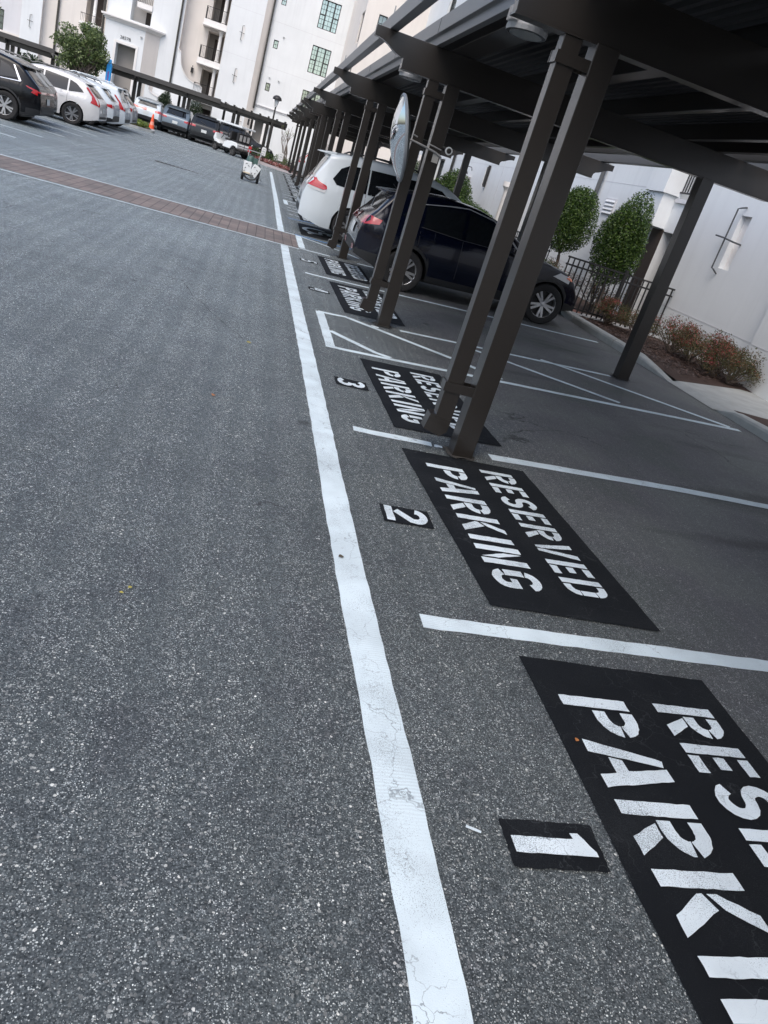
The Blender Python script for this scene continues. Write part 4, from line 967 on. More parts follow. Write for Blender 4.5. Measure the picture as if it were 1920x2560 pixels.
mb = MB(); mb.tube([(.75, .2, .72), (.52, .2, 1.05)], .02, 6); mb.lathe([(.15, 0), (.17, .015), (.15, .03)], (.52, .2, 1.05), 16, M=Matrix.Rotation(R_(-50), 3, 'Y')); mb.build('steering_wheel', IRON, o)
for x in (.82, -.66):
    for sg in (1, -1): wheel_parts(.235, .17, 6, o, x, sg * .47, sg, mat('hub_grey', (.10, .10, .10), .5))
tag(o, group=None)
o2 = empty('gas_can', (-.78, 49.85, .42), 0, 'red fuel can riding on the back of the golf cart', 'fuel can')
mb = MB(); mb.box((-.10, -.08, 0), (.10, .08, .32)); mb.build('can_body', mat('red_plastic', (.45, .02, .03), .35), o2, bevel=.03)
mb = MB(); mb.tube([(.04, 0, .32), (.08, 0, .42)], .022, 8); mb.build('spout', WHITEP, o2)

# ------------------------------------------------------------------ line striping machine
o = empty('line_striper', (-.28, 30.25, zg(-.28)), 0, 'walk-behind line striping machine with white tank covers and coiled hose, standing in the lane', 'paint machine')
for sg in (-1, 1):
    mb = MB(); mb.lathe([(.10, -.045), (.19, -.045), (.205, -.02), (.205, .02), (.19, .045), (.10, .045)], (0, 0, 0), 24, 'x'); t = mb.build('wheel', RUBBER, o, smooth=True); t.location = (sg * .27, 0, .205)
    mb = MB(); mb.lathe([(.001, sg * .02), (.10, sg * .035)], (0, 0, 0), 16, 'x'); mb.build('rim', GREYP, t)
mb = MB(); mb.tube([(-.27, 0, .205), (.27, 0, .205)], .018, 8); mb.tube([(-.2, 0, .21), (-.2, .75, .26)], .018, 6); mb.tube([(.2, 0, .21), (.2, .75, .26)], .018, 6); mb.build('chassis', IRON, o)
def tilted(nm, poly, y, dy, rot, cx, cz, mt):
    mb = MB(); c, s = math.cos(rot), math.sin(rot)
    mb.prism([(cx + u * c - v * s, cz + u * s + v * c) for u, v in poly], y, y + dy); return mb.build(nm, mt, o, bevel=.012)
a = tilted('tank_cover', [(-.15, -.18), (.13, -.20), (.15, .17), (-.13, .19)], -.22, .30, .12, -.16, .46, WHITEP)
b = tilted('tank_cover', [(-.14, -.19), (.13, -.19), (.13, .19), (-.14, .19)], -.20, .28, -.42, .13, .40, WHITEP)
for (q, cx, cz, r) in ((a, -.20, .56, .3), (a, -.12, .50, -.6), (a, -.22, .42, .9), (a, -.24, .32, .4), (b, .10, .52, .5), (b, .19, .43, -.7), (b, .14, .32, .9), (b, .03, .30, 1.2)):
    mb = MB(); mb.tube([(cx - .03 * math.cos(r), -.226, cz - .03 * math.sin(r)), (cx, -.228, cz + .012), (cx + .03 * math.cos(r), -.226, cz + .03 * math.sin(r))], .010, 6); mb.build('clip', IRON, q)
mb = MB(); mb.box((-.26, -.235, .25), (-.02, -.20, .29)); mb.build('paint_spill', mat('cream_paint', (.62, .52, .36), .5), o, bevel=.01)
mb = MB()
for k in range(4):
    r = .22 + .018 * k
    mb.tube([(r * math.cos(R_(t_)), -.24 - .008 * k, .27 + (.17 + .012 * k) * math.sin(R_(t_))) for t_ in range(185, 356, 14)], .010, 6)
mb.tube([(.20 + .10 * math.cos(R_(t_)), .05, .42 + .20 * math.sin(R_(t_))) for t_ in range(-80, 95, 12)], .016, 6)
mb.build('hose', mat('hose_black', (.03, .035, .04), .5), o, smooth=True)
mb = MB(); mb.lathe([(.001, .58), (.12, .58), (.135, .62), (.13, .78), (.08, .84), (.001, .85)], (-.10, .10, 0), 18); mb.box((-.05, .02, .60), (.16, .24, .80)); mb.build('engine', mat('green_engine', (.05, .10, .09), .5), o, smooth=True)
mb = MB(); mb.tube([(-.2, .75, .26), (-.22, .95, .85), (-.22, 1.05, .98)], .016, 6); mb.tube([(.2, .75, .26), (.2, .95, .85), (.2, 1.05, .98)], .016, 6); mb.tube([(-.26, 1.05, .98), (.24, 1.05, .98)], .016, 6); mb.build('handlebar', GREYP, o)
mb = MB(); mb.tube([(.14, .10, .80), (.30, .3, 1.0)], .010, 6); mb.tube([(.30, .10, .22), (.42, .12, .10)], .008, 5); mb.tube([(.28, .2, .34), (.42, .12, .10)], .008, 5); mb.build('spray_arm', GREYP, o)
mb = MB(); mb.box((-.02, -.25, .13), (.10, .1, .26)); mb.build('pump', mat('pump_grey', (.12, .13, .13), .4), o, bevel=.02)

# ------------------------------------------------------------------ cone, signs, lamp, kiosk
o = empty('traffic_cone', (-6.35, 50.2, -.1), 0, 'orange traffic cone with white top band at the tip of the planted island', 'traffic cone')
OR = mat('cone_orange', (.80, .10, .03), .45)
mb = MB(); mb.lathe([(.17, .03), (.135, .30), (.13, .33)], n=20); mb.lathe([(.095, .50), (.045, .86), (.03, .90), (.0005, .90)], n=20)
mb.build('cone_body', OR, o, smooth=True)
mb = MB(); mb.lathe([(.135, .30), (.095, .50)], n=20); mb.build('reflective_band', mat('cone_band', (.75, .30, .22), .4), o, smooth=True)
mb = MB(); mb.lathe([(.075, .62), (.052, .80)], n=20); mb.build('reflective_band', mat('cone_white', (.75, .75, .75), .4), o, smooth=True)
mb = MB(); mb.box((-.2, -.2, 0), (.2, .2, .035)); mb.build('base', IRON, o, bevel=.01)

def curve_text(txt, size, mtl, name, parent, loc, rot, ext=.004):
    cu = bpy.data.curves.new(name, 'FONT'); cu.body = txt; cu.size = size; cu.extrude = ext; cu.align_x = 'CENTER'
    t = bpy.data.objects.new(name, cu); COL.objects.link(t); dg = bpy.context.evaluated_depsgraph_get()
    me = bpy.data.meshes.new_from_object(t.evaluated_get(dg)); bpy.data.objects.remove(t)
    me.materials.append(mtl); ob = bpy.data.objects.new(name, me); COL.objects.link(ob); ob.parent = parent; ob.location = loc; ob.rotation_euler = rot
    return ob
for (x, y, lab) in ((.0, 50.6, 'small white notice sign in the flower bed left of the lamp post'), (1.02, 49.9, 'small white notice sign in the flower bed right of the lamp post')):
    o = empty('notice_sign', (x, y, zg(x)), 0, lab, 'sign', 'notice signs in the flower bed')
    mb = MB(); mb.tube([(0, .02, 0), (0, .02, .9)], .018, 8); mb.build('stake', IRON, o)
    mb = MB(); mb.prism([(-.13, .46), (.13, .46), (.13, .84), (.09, .92), (-.09, .92), (-.13, .84)], -.01, .008); pb = mb.build('board', mat('sign_white', (.72, .74, .74), .5), o)
    mb = MB()
    for k, z in enumerate((.80, .70, .66, .56)): mb.box((-.08, -.0125, z), (.08 - .02 * (k % 2), -.0115, z + .016))
    mb.build('text_line', mat('sign_ink', (.15, .18, .22), .6), pb)
o = empty('street_lamp', (.14, 54.0, .12), 0, 'dark tapered street lamp with lantern head in front of the white facade', 'street lamp')
mb = MB(); mb.tube([(0, 0, 0), (0, 0, 2.1), (0, 0, 3.15)], [.07, .06, .045], 12); mb.build('pole', STEEL, o, smooth=True)
LR = [(math.cos(R_(45 + 90 * k)), math.sin(R_(45 + 90 * k))) for k in range(4)]
mb = MB()
for u, v in LR: mb.tube([(u * .07, v * .07, 3.15), (u * .20, v * .20, 3.56)], .014, 5)
mb.build('lantern_frame', IRON, o)
mb = MB(); A = [(u * .065, v * .065, 3.17) for u, v in LR]; B = [(u * .185, v * .185, 3.56) for u, v in LR]
for k in range(4): mb.face([A[k], A[(k + 1) % 4], B[(k + 1) % 4], B[k]])
mb.build('lantern_glass', mat('frosted', (.62, .66, .68), .4), o)
mb = MB(); mb.lathe([(.27, 3.54), (.28, 3.60), (.24, 3.70), (.15, 3.77), (.06, 3.80), (.0005, 3.81)], n=16); mb.build('lantern_cap', IRON, o, smooth=True)

o = empty('info_pylon', (-9.0, 50.3, -.1), 0, 'bright blue vertical pylon with purple lettering beside the round tree', 'pylon')
BLU = mat('pylon_blue', (.01, .33, .80), .35)
mb = MB(); mb.box((-.13, -.11, 0), (.13, .11, 2.62)); mb.build('column', BLU, o, bevel=.02)
mb = MB(); mb.lathe([(.10, 2.62), (.10, 2.70), (.085, 2.72), (.085, 2.84), (.06, 2.87), (.0005, 2.88)], n=16); mb.build('beacon', BLU, o, smooth=True)
mb = MB(); mb.box((-.05, -.1135, 1.55), (.045, -.1125, 2.28)); lp = mb.build('lettering_strip', mat('pylon_purple', (.12, .12, .42), .4), o)
mb = MB()
for k in range(8): mb.box((-.02, -.1155, 1.60 + .085 * k), (.02 if k % 2 else .005, -.114, 1.64 + .085 * k))
mb.build('letter_marks', mat('mark_red', (.30, .08, .22), .5), lp)

# ------------------------------------------------------------------ vegetation
def leaves(mb, c, rad, n, s, rnd, shell=.55, lump=None, power=1.0, flat=False):
    """leaf quads through an ellipsoid volume; lump(dir)->radius factor"""
    for _ in range(n):
        d = Vector((rnd.gauss(0, 1), rnd.gauss(0, 1), rnd.gauss(0, 1))).normalized()
        r = (shell + (1 - shell) * rnd.random() ** .6); f = lump(d) if lump else 1.0
        p = Vector((c[0] + d.x * rad[0] * r * f, c[1] + d.y * rad[1] * r * f, c[2] + d.z * rad[2] * r * f))
        a = Vector((rnd.gauss(0, 1), rnd.gauss(0, 1), rnd.gauss(0, 1))) + d * .6
        a.normalize(); b = a.orthogonal().normalized(); b = Matrix.Rotation(rnd.uniform(0, 6.28), 3, a) @ b; cc = a.cross(b)
        l = s * rnd.uniform(.6, 1.3); wd = l * .45
        mb.face([p - b * l * .5, p + cc * wd * .5 , p + b * l * .5, p - cc * wd * .5])
def lumpf(seed, k=7, amp=.22):
    r = random.Random(seed); ds = [(Vector((r.gauss(0, 1), r.gauss(0, 1), r.gauss(0, 1))).normalized(), r.uniform(-amp, amp)) for _ in range(k * 3)]
    def f(d): return 1 + sum(a * max(0, d.dot(q)) ** 6 for q, a in ds)
    return f
def trunk(mb, base, top, r0, r1, rnd, wob=.08, n=6):
    b, t = Vector(base), Vector(top); P = [b.lerp(t, k / n) + Vector((rnd.uniform(-wob, wob), rnd.uniform(-wob, wob), 0)) * (k > 0) for k in range(n + 1)]
    mb.tube(P, [r0 + (r1 - r0) * k / n for k in range(n + 1)], 7); return P
def crown_tree(name, loc, clumps, leafn, leafs, lm, label, group, bark=BARK, h0=1.0, stems=1, cat='tree', seed=1, tr=.09, shell=.25):
    rnd = random.Random(seed); o = empty(name, loc, 0, label, cat, group)
    mb = MB()
    for s in range(stems):
        tx = (s - (stems - 1) / 2) * .3
        P = trunk(mb, (tx * .5, 0, 0), (tx, rnd.uniform(-.1, .1), h0), tr, tr * .7, rnd)
        for c, r in clumps: trunk(mb, P[-1], (c[0], c[1], c[2]), tr * .55, .012, rnd, .10, 5)
    mb.build('trunk', bark, o, smooth=True)
    mb = MB(); tot = sum(r[0] * r[1] * r[2] for c, r in clumps)
    for i, (c, r) in enumerate(clumps): leaves(mb, c, r, int(leafn * r[0] * r[1] * r[2] / tot), leafs, rnd, shell, lumpf(seed * 31 + i))
    mb.build('crown', lm, o, recalc=False); return o
rnd = random.Random(11); cl = []
for k in range(26):
    a = rnd.uniform(0, 6.28); zz = rnd.uniform(-.95, 1.0); rr = math.sqrt(max(0, 1 - zz * zz)) * rnd.uniform(.55, 1.0)
    cl.append(((1.35 * rr * math.cos(a), 1.2 * rr * math.sin(a), 2.85 + 1.10 * zz), (rnd.uniform(.38, .6), rnd.uniform(.38, .6), rnd.uniform(.28, .45))))
cl.append(((0, 0, 2.8), (1.0, .9, .9)))
crown_tree('broadleaf_tree', (-10.45, 50.2, -.1), cl, 12500, .14, LEAF_T, 'round bushy green tree standing behind the left row of cars', 'trees by the lot', h0=1.6, stems=3, seed=3)
cl = [((rnd.uniform(-1.0, .6), rnd.uniform(-.6, .6), 2.7 + rnd.uniform(-.6, .9)), (rnd.uniform(.3, .5),) * 3) for k in range(14)]
crown_tree('broadleaf_tree', (-12.7, 41.0, -.1), cl, 4200, .13, LEAF_T, 'tree branch cluster cut by the left edge of the photo', 'trees by the lot', h0=1.5, seed=5)
crown_tree('palm_shrub', (-14.0, 54.2, -.1), [((0, 0, 1.3), (1.0, .5, .6))], 700, .22, LEAF_K, 'dark low shrub behind the left cars, under the round tree', None, h0=.6, cat='shrub', seed=6)
# clipped tree in front of the brown door (right) and its neighbour
def clipped(loc, rad, zc, n, s, lab, seed, h0, lm=LEAF_D, egg=.35, name='clipped_tree', cat='tree', grp='clipped trees along the right hand wall'):
    rnd = random.Random(seed); o = empty(name, loc, 0, lab, cat, grp)
    mb = MB(); trunk(mb, (0, 0, 0), (0, 0, h0), .05, .035, rnd, .02)
    for k in range(6): trunk(mb, (0, 0, h0), (rnd.uniform(-.6, .6) * rad[0], rnd.uniform(-.6, .6) * rad[1], zc + rnd.uniform(-.4, .5) * rad[2]), .02, .006, rnd, .04, 4)
    mb.build('trunk', BARK, o, smooth=True)
    L = lumpf(seed, 12, .13)
    mb = MB(); sq = lambda d: 1.0 / max(abs(d.x) ** 2.6 + abs(d.y) ** 2.6 + abs(d.z) ** 2.6, .2) ** (1 / 2.6) if d.z < 0 else 1.0
    leaves(mb, (0, 0, zc), rad, n, s, rnd, .62, lambda d: L(d) * (sq(d) * .96 - egg * max(0, d.z) * (1 - abs(d.z)) * 1.0)); leaves(mb, (0, 0, zc), [q * .72 for q in rad], n // 3, s * 1.6, rnd, .3)
    leaves(mb, (0, 0, zc), [q * 1.05 for q in rad], n // 14, s * .9, rnd, .90, lambda d: L(d) * (sq(d) * .96 - egg * max(0, d.z) * (1 - abs(d.z))))
    mb.build('crown', lm, o, recalc=False); return o
clipped((6.98, 14.95, GZ + .1), (.55, .55, .83), 1.47, 16500, .046, 'egg shaped clipped tree in front of the dark brown door, beside the rear post', 21, .75)
clipped((7.0, 17.9, GZ + .1), (.54, .54, .84), 1.66, 13000, .048, 'taller clipped tree half hidden behind the nearest posts', 22, .8)
TP = 'egg shaped topiary bushes'
clipped((6.8, 29.4, GZ + .1), (.82, .82, .95), 1.28, 6500, .075, 'rounded cone topiary beside the white wall planter, above the blue hatchback roof', 23, .3, name='topiary_bush', cat='bush', grp=TP, egg=.2)
clipped((6.7, 36.2, GZ + .1), (.8, .8, .95), 1.28, 4500, .08, 'topiary bush glimpsed left of the second post near the mirror', 24, .3, name='topiary_bush', cat='bush', grp=TP, egg=.2)
clipped((6.8, 26.9, GZ + .1), (.70, .75, .55), .85, 4200, .06, 'dark green ball hedge just behind the hatchback roof, left ball', 25, .3, lm=LEAF_D, name='ball_hedge', cat='bush', grp='ball hedges by the right wall', egg=0)
clipped((6.8, 24.9, GZ + .1), (.60, .65, .55), .80, 3800, .06, 'dark green ball hedge right of its neighbour, behind the hatchback roof', 26, .3, lm=LEAF_D, name='ball_hedge', cat='bush', grp='ball hedges by the right wall', egg=0)
clipped((-7.75, 66.2, -.1), (.62, .6, 1.25), 1.30, 4200, .09, 'dark egg shaped topiary against the far wall, above the white hatchback', 27, .3, lm=LEAF_K, name='topiary_bush', cat='bush', grp=TP, egg=.3)
clipped((-5.55, 66.2, -.1), (.75, .6, 1.25), 1.25, 4200, .09, 'dark egg shaped topiary against the far wall, right of the carport post', 28, .3, lm=LEAF_K, name='topiary_bush', cat='bush', grp=TP, egg=.3)
clipped((7.3, 19.3, GZ + .1), (.35, .5, .3), .30, 900, .05, 'low green shrub behind the bonnet of the hatchback', 29, .2, name='low_shrub', cat='bush', grp=None, egg=0)

def azalea(x, y, r, hgt, seed, lab, red=.2):
    hgt *= 1.15; r *= 1.22
    rnd = random.Random(seed); o = empty('azalea_bush', (x, y, GZ + .10), 0, lab, 'bush', 'azalea bushes along the right wall')
    mb = MB(); tips = []
    for k in range(24):
        a = rnd.uniform(0, 6.28); rr = r * rnd.uniform(.2, .95); tp = (rr * math.cos(a), rr * math.sin(a), hgt * rnd.uniform(.35, .95) * (1.08 - .35 * rr / r)); tips.append(tp)
        trunk(mb, (rnd.uniform(-.04, .04), rnd.uniform(-.04, .04), 0), tp, .012, .004, rnd, .03, 4)
    mb.build('stem', BARK, o)
    mb = MB(); mr = MB()
    for tp in tips: leaves(mb, tp, (r * .36, r * .36, hgt * .24), 130, .032, rnd, .1)
    mb.build('foliage', LEAF_A, o, recalc=False)
    for tp in tips:
        if rnd.random() < red * 2.6: leaves(mr, (tp[0], tp[1], tp[2] + .04), (r * .28, r * .28, hgt * .12), int(150 * red), .028, rnd, .2)
    if mr.f: mr.build('blossom', LEAF_R, o, recalc=False)
for i, (x, y, r, hh, red, lab) in enumerate([(6.75, 13.75, .32, .42, .30, 'azalea bush with orange red tips at the fence, under the clipped tree'), (7.05, 13.0, .30, .42, .08, 'olive azalea bush just left of the rear post foot'),
     (7.35, 12.3, .40, .55, .35, 'azalea bush with pink flowers just right of the rear post'), (7.40, 11.75, .36, .52, .22, 'azalea bush in the middle of the wall bed'), (7.45, 11.25, .36, .48, .15, 'mostly olive azalea bush by the wall'),
     (7.35, 10.85, .34, .56, .30, 'second to last azalea bush toward the pavement, red tipped'), (7.50, 10.62, .30, .50, .10, 'last azalea bush at the pavement corner'), (7.2, 15.6, .4, .6, .2, 'azalea bush behind the iron fence'), (6.7, 17.0, .45, .6, .15, 'azalea bush further back behind the fence, beyond the bonnet')]):
    azalea(x, y, r, hh, 50 + i, lab, red)

# island and flower bed at the far end
m = MB(); m.prism([(-12, 47.0), (-8.2, 46.9), (-6.6, 47.2), (-5.95, 47.7), (-5.9, 48.3), (-6.3, 50.6), (-8, 52.6), (-12, 52.6)], -.12, .03, 'xy'); tag(m.build('island_kerb', CONC), kind='structure')
m = MB(); m.prism([(-12, 47.15), (-8.2, 47.05), (-6.7, 47.35), (-6.12, 47.8), (-6.08, 48.3), (-6.45, 50.5), (-8.1, 52.4), (-12, 52.4)], .0, .036, 'xy'); tag(m.build('island_bed', MULCH), kind='structure')
rnd = random.Random(5); mb = MB()
for k in range(26): x = -8.0 + 1.65 * k / 25; leaves(mb, (x, 48.0 + rnd.uniform(-.3, .5), .18 + .12 * (1 - k / 25)), (.22, .3, .20), 75, .10, rnd, .1)
tag(mb.build('ground_shrub', LEAF_G, recalc=False), 'yellow green low shrubs filling the end of the island beside the cone', 'shrub')
m = MB(); m.prism([(-.9, 51.6), (-.4, 50.6), (.3, 49.3), (1.6, 47.7), (2.6, 47.4), (7, 47.4), (7, 62), (-.9, 62)], -.05, .14, 'xy'); tag(m.build('flower_bed_kerb', mat('pink_concrete', (.42, .38, .38), .85)), kind='structure')
m = MB(); m.prism([(-.75, 51.7), (-.28, 50.75), (.42, 49.45), (1.66, 47.9), (2.6, 47.6), (6.9, 47.6), (6.9, 61.9), (-.75, 61.9)], .05, .146, 'xy'); tag(m.build('flower_bed_soil', MULCH), kind='structure')
mb = MB()
for k in range(60):
    t = k / 59; x = -.35 + 2.0 * t; y = 51.0 - 3.1 * t ** .9 + rnd.uniform(.1, .9); leaves(mb, (x, y, .25), (.16, .2, .12), 26, .075, rnd, .1)
tag(mb.build('red_flowers', BED_R, recalc=False), 'red and white bedding flowers along the far kerb', 'flowers', kind='stuff')
o = empty('box_hedge', (.9, 52.0, .14), 0, 'low dark green hedge behind the red flowers', 'hedge'); mb = MB()
for k in range(22): leaves(mb, (-1.6 + 3.0 * k / 21, rnd.uniform(-.5, .5), .28 + rnd.uniform(-.03, .12)), (.28, .4, .26), 90, .08, rnd, .2)
mb.build('foliage', LEAF_D, o, recalc=False)
o = empty('crape_myrtle', (1.42, 53.2, .14), 0, 'nearly leafless multi-stem crape myrtle against the pale wall', 'tree', 'bare multi-stem trees')
rnd = random.Random(9); mb = MB(); tips = []
for k in range(7):
    a = rnd.uniform(-1, 1); P = trunk(mb, (rnd.uniform(-.1, .1), 0, 0), (a * .38 - .12, rnd.uniform(-.3, .3), 1.35), .032, .022, rnd, .04, 5)
    for q in range(3):
        P2 = trunk(mb, P[-1], (P[-1].x + rnd.uniform(-.28, .28), P[-1].y + rnd.uniform(-.2, .2), 1.35 + rnd.uniform(.5, 1.1)), .017, .006, rnd, .04, 4); tips.append(P2[-1])
mb.build('trunk', mat('pale_bark', (.22, .19, .17), .8), o, smooth=True)
mb = MB()
for t in tips[::3]: leaves(mb, t, (.12, .12, .12), 10, .07, rnd, .1)
mb.build('crown', LEAF_G, o, recalc=False)
o2 = copy_tree(o); o2.location = (3.3, 53.8, .14); o2.rotation_euler = (0, 0, 1.8); o2['label'] = 'bare multi-stem tree glimpsed between the distant carport posts'

# ------------------------------------------------------------------ iron fence on the right
o = empty('iron_fence', (6.0, 14.1, GZ + .1), 0, 'black iron picket fence between the car park and the wall bed', 'fence')
mb = MB()
for z in (.08, .80, .93): mb.box((-.3, -.014, z), (1.98, .014, z + .03))
mb.build('rail', IRON, o)
mb = MB(); k = -.28
while k < 1.98: mb.box((k, -.011, .03), (k + .022, .011, .95)); k += .105
mb.build('picket', IRON, o)
for x in (.88,): mb = MB(); mb.box((x, -.03, -.05), (x + .06, .03, 1.02)); mb.build('post', IRON, o)
o2 = empty('iron_fence', (6.1, 16.2, GZ + .1), 0, 'second stretch of black iron fence running back from the gate', 'fence')
mb = MB()
for z in (.08, .85, .98): mb.box((0, 0, z), (.028, 4.5, z + .03))
mb.build('rail', IRON, o2); mb = MB(); k = .02
while k < 4.5: mb.box((.006, k, .03), (.022, k + .016, .99)); k += .115
mb.build('picket', IRON, o2)

# ------------------------------------------------------------------ buildings
def wall(name, parent, u0, u1, z0, z1, pos, holes, mt, axis='y', depth=.35, ox=0, oy=0, sgn=1, back=None):
    """vertical wall on plane axis=pos with rectangular holes (u0,u1,z0,z1) and reveals going in by depth"""
    us = sorted(set([u0, u1] + [h[0] for h in holes] + [h[1] for h in holes])); zs = sorted(set([z0, z1] + [h[2] for h in holes] + [h[3] for h in holes]))
    us = [u for u in us if u0 <= u <= u1]; zs = [z for z in zs if z0 <= z <= z1]
    def P(u, z, d): return (u - ox, pos + d * sgn - oy, z) if axis == 'y' else (pos + d * sgn - ox, u - oy, z)
    mb = MB()
    for a, b in zip(us[:-1], us[1:]):
        for c, d in zip(zs[:-1], zs[1:]):
            mu, mz = (a + b) / 2, (c + d) / 2
            if any(h[0] < mu < h[1] and h[2] < mz < h[3] for h in holes): continue
            mb.face([P(a, c, 0), P(b, c, 0), P(b, d, 0), P(a, d, 0)])
    for h in holes:
        a, b, c, d = h[:4]; D = h[4] if len(h) > 4 else depth
        mb.face([P(a, c, 0), P(a, d, 0), P(a, d, D), P(a, c, D)]); mb.face([P(b, c, 0), P(b, c, D), P(b, d, D), P(b, d, 0)])
        mb.face([P(a, d, 0), P(b, d, 0), P(b, d, D), P(a, d, D)]); mb.face([P(a, c, 0), P(a, c, D), P(b, c, D), P(b, c, 0)])
    for s in ((u0, z0), (u1, z0)): pass
    return mb.build(name, mt, parent, recalc=False)
FY = 68.0; OX, OY = -8.0, FY
B = empty('apartment_building', (OX, OY, 0), 0, 'white stucco apartment block across the far end, with balconies, downpipes and gridded windows', 'building')
def bx(nm, a, b, mt, parent=B, bev=0, o_=(OX, OY)):
    mb = MB(); mb.box((a[0] - o_[0], a[1] - o_[1], a[2]), (b[0] - o_[0], b[1] - o_[1], b[2])); return mb.build(nm, mt, parent, bevel=bev)
def window(nm, parent, u0, u1, z0, z1, pos, axis='y', nx=4, nz=4, side_split=False, sgn=1, o_=(OX, OY), inset=.16):
    P = (lambda u, z, d: (u - o_[0], pos + d * sgn - o_[1], z)) if axis == 'y' else (lambda u, z, d: (pos + d * sgn - o_[0], u - o_[1], z))
    def bb(mb, ua, ub, za, zb, d0, d1):
        p, q = P(ua, za, d0), P(ub, zb, d1); mb.box(p, q)
    f = MB(); t = .055
    for a in (u0, u1 - t): bb(f, a, a + t, z0, z1, inset - .06, inset)
    for c in (z0, z1 - t): bb(f, u0 + t, u1 - t, c, c + t, inset - .058, inset - .002)
    if side_split:
        w3 = (u1 - u0) * .29
        for a in (u0 + w3, u1 - w3): bb(f, a - .04, a + .04, z0 + t, z1 - t, inset - .055, inset - .004)
        zm = z0 + (z1 - z0) * .48
        bb(f, u0 + t, u0 + w3 - .04, zm - .03, zm + .03, inset - .05, inset - .006); bb(f, u1 - w3 + .04, u1 - t, zm - .03, zm + .03, inset - .05, inset - .006)
    for k in range(1, nx): a = u0 + (u1 - u0) * k / nx; bb(f, a - .009, a + .009, z0 + t, z1 - t, inset - .03, inset - .008)
    for k in range(1, nz): c = z0 + (z1 - z0) * k / nz; bb(f, u0 + t, u1 - t, c - .012, c + .012, inset - .028, inset - .010)
    fo = f.build('window', IRON, parent)
    g = MB(); bb(g, u0 + .01, u1 - .01, z0 + .01, z1 - .01, inset + .002, inset + .02); g.build('pane', WGLASS, fo)
    return fo
TOP = 16.0
# right white wall (windows, door)
win = [(1.92, 3.38, 6.72, 8.60), (1.90, 3.36, 9.76, 11.68), (1.92, 3.38, 3.75, 5.48), (-.95, -.60, 7.47, 8.04), (-.90, -.55, 4.54, 5.10), (-.98, -.62, 10.36, 10.95)]
door = (-1.12, -.45, -.2, 2.32, .9)
wall('wall', B, -1.40, 9.5, -.3, TOP, FY, win + [door], STW, ox=OX, oy=OY, depth=.2)
for h in win: window('window', B, *h, FY, nx=6 if h[1] - h[0] > 1 else 2, nz=6 if h[1] - h[0] > 1 else 2, side_split=h[1] - h[0] > 1)
bx('door', (-1.12, FY + .9, -.2), (-.45, FY + .95, 2.32), INTER)
for x, z in ((-.3, 8.35), (-.73, 5.45), (.0, 5.42)): bx('wall_light', (x - .05, FY - .12, z), (x + .05, FY - .001, z + .05), GREYP)
bx('ledge', (-1.35, FY - .10, 3.40), (9.5, FY - .001, 3.46), STG); bx('ledge', (-1.35, FY - .05, 3.30), (9.5, FY - .001, 3.34), STG)
bx('downpipe', (-1.50, FY - .22, 3.1), (-1.37, FY - .08, TOP), STEEL)
bx('door_surround', (-1.30, FY - .04, 0), (-1.14, FY - .001, 2.45), TRIM); bx('door_surround', (-.43, FY - .04, 0), (-.27, FY - .001, 2.45), TRIM); bx('door_surround', (-1.14, FY - .04, 2.34), (-.43, FY - .001, 2.47), TRIM)
for z in (6.15, 9.2, 12.3): bx('joint', (-1.36, FY - .006, z), (4.19, FY - .0015, z + .02), STG)
for z in (6.15, 9.2, 12.3): bx('joint', (-4.41, FY - .506, z), (-1.96, FY - .5015, z + .02), STG)
# cream return strip + projecting white bay
mb = MB(); mb.face([(-1.95 - OX, FY - .5 - OY, -.3), (-1.40 - OX, FY - OY, -.3), (-1.40 - OX, FY - OY, TOP), (-1.95 - OX, FY - .5 - OY, TOP)]); mb.build('return_wall', STC, B)
wall('wall', B, -4.42, -1.95, -.3, TOP, FY - .5, [], STW, ox=OX, oy=OY)
mb = MB(); mb.face([(-4.42 - OX, FY + 1.5 - OY, -.3), (-4.42 - OX, FY - .5 - OY, -.3), (-4.42 - OX, FY - .5 - OY, TOP), (-4.42 - OX, FY + 1.5 - OY, TOP)]); mb.build('return_wall', STG, B)
def bracket(x, z0, z1, y, parent=B, o_=(OX, OY), mt=IRON, niche=True):
    mb = MB(); X, Y = x - o_[0], y - o_[1]
    mb.tube([(X + .10, Y - .02, z1 + .03), (X + .09, Y - .12, z1), (X, Y - .12, z1), (X, Y - .12, z0), (X + .05, Y - .12, z0), (X + .06, Y - .02, z0 - .05)], .018, 6)
    mb.tube([(X - .16, Y - .14, (z0 + z1) / 2 + .02), (X + .02, Y - .15, (z0 + z1) / 2), (X + .20, Y - .05, (z0 + z1) / 2 - .01)], .016, 6)
    b_ = mb.build('wall_bracket', mt, parent)
    if niche: mb = MB(); mb.box((X + .03, Y - .006, z0 + .06), (X + .20, Y - .0015, z1 - .04)); mb.build('niche', TRIM, b_)
bracket(-3.32, 7.2, 8.15, FY - .5); bracket(-3.28, 4.33, 5.27, FY - .5); bracket(-2.3, 1.5, 2.3, FY - .5); 
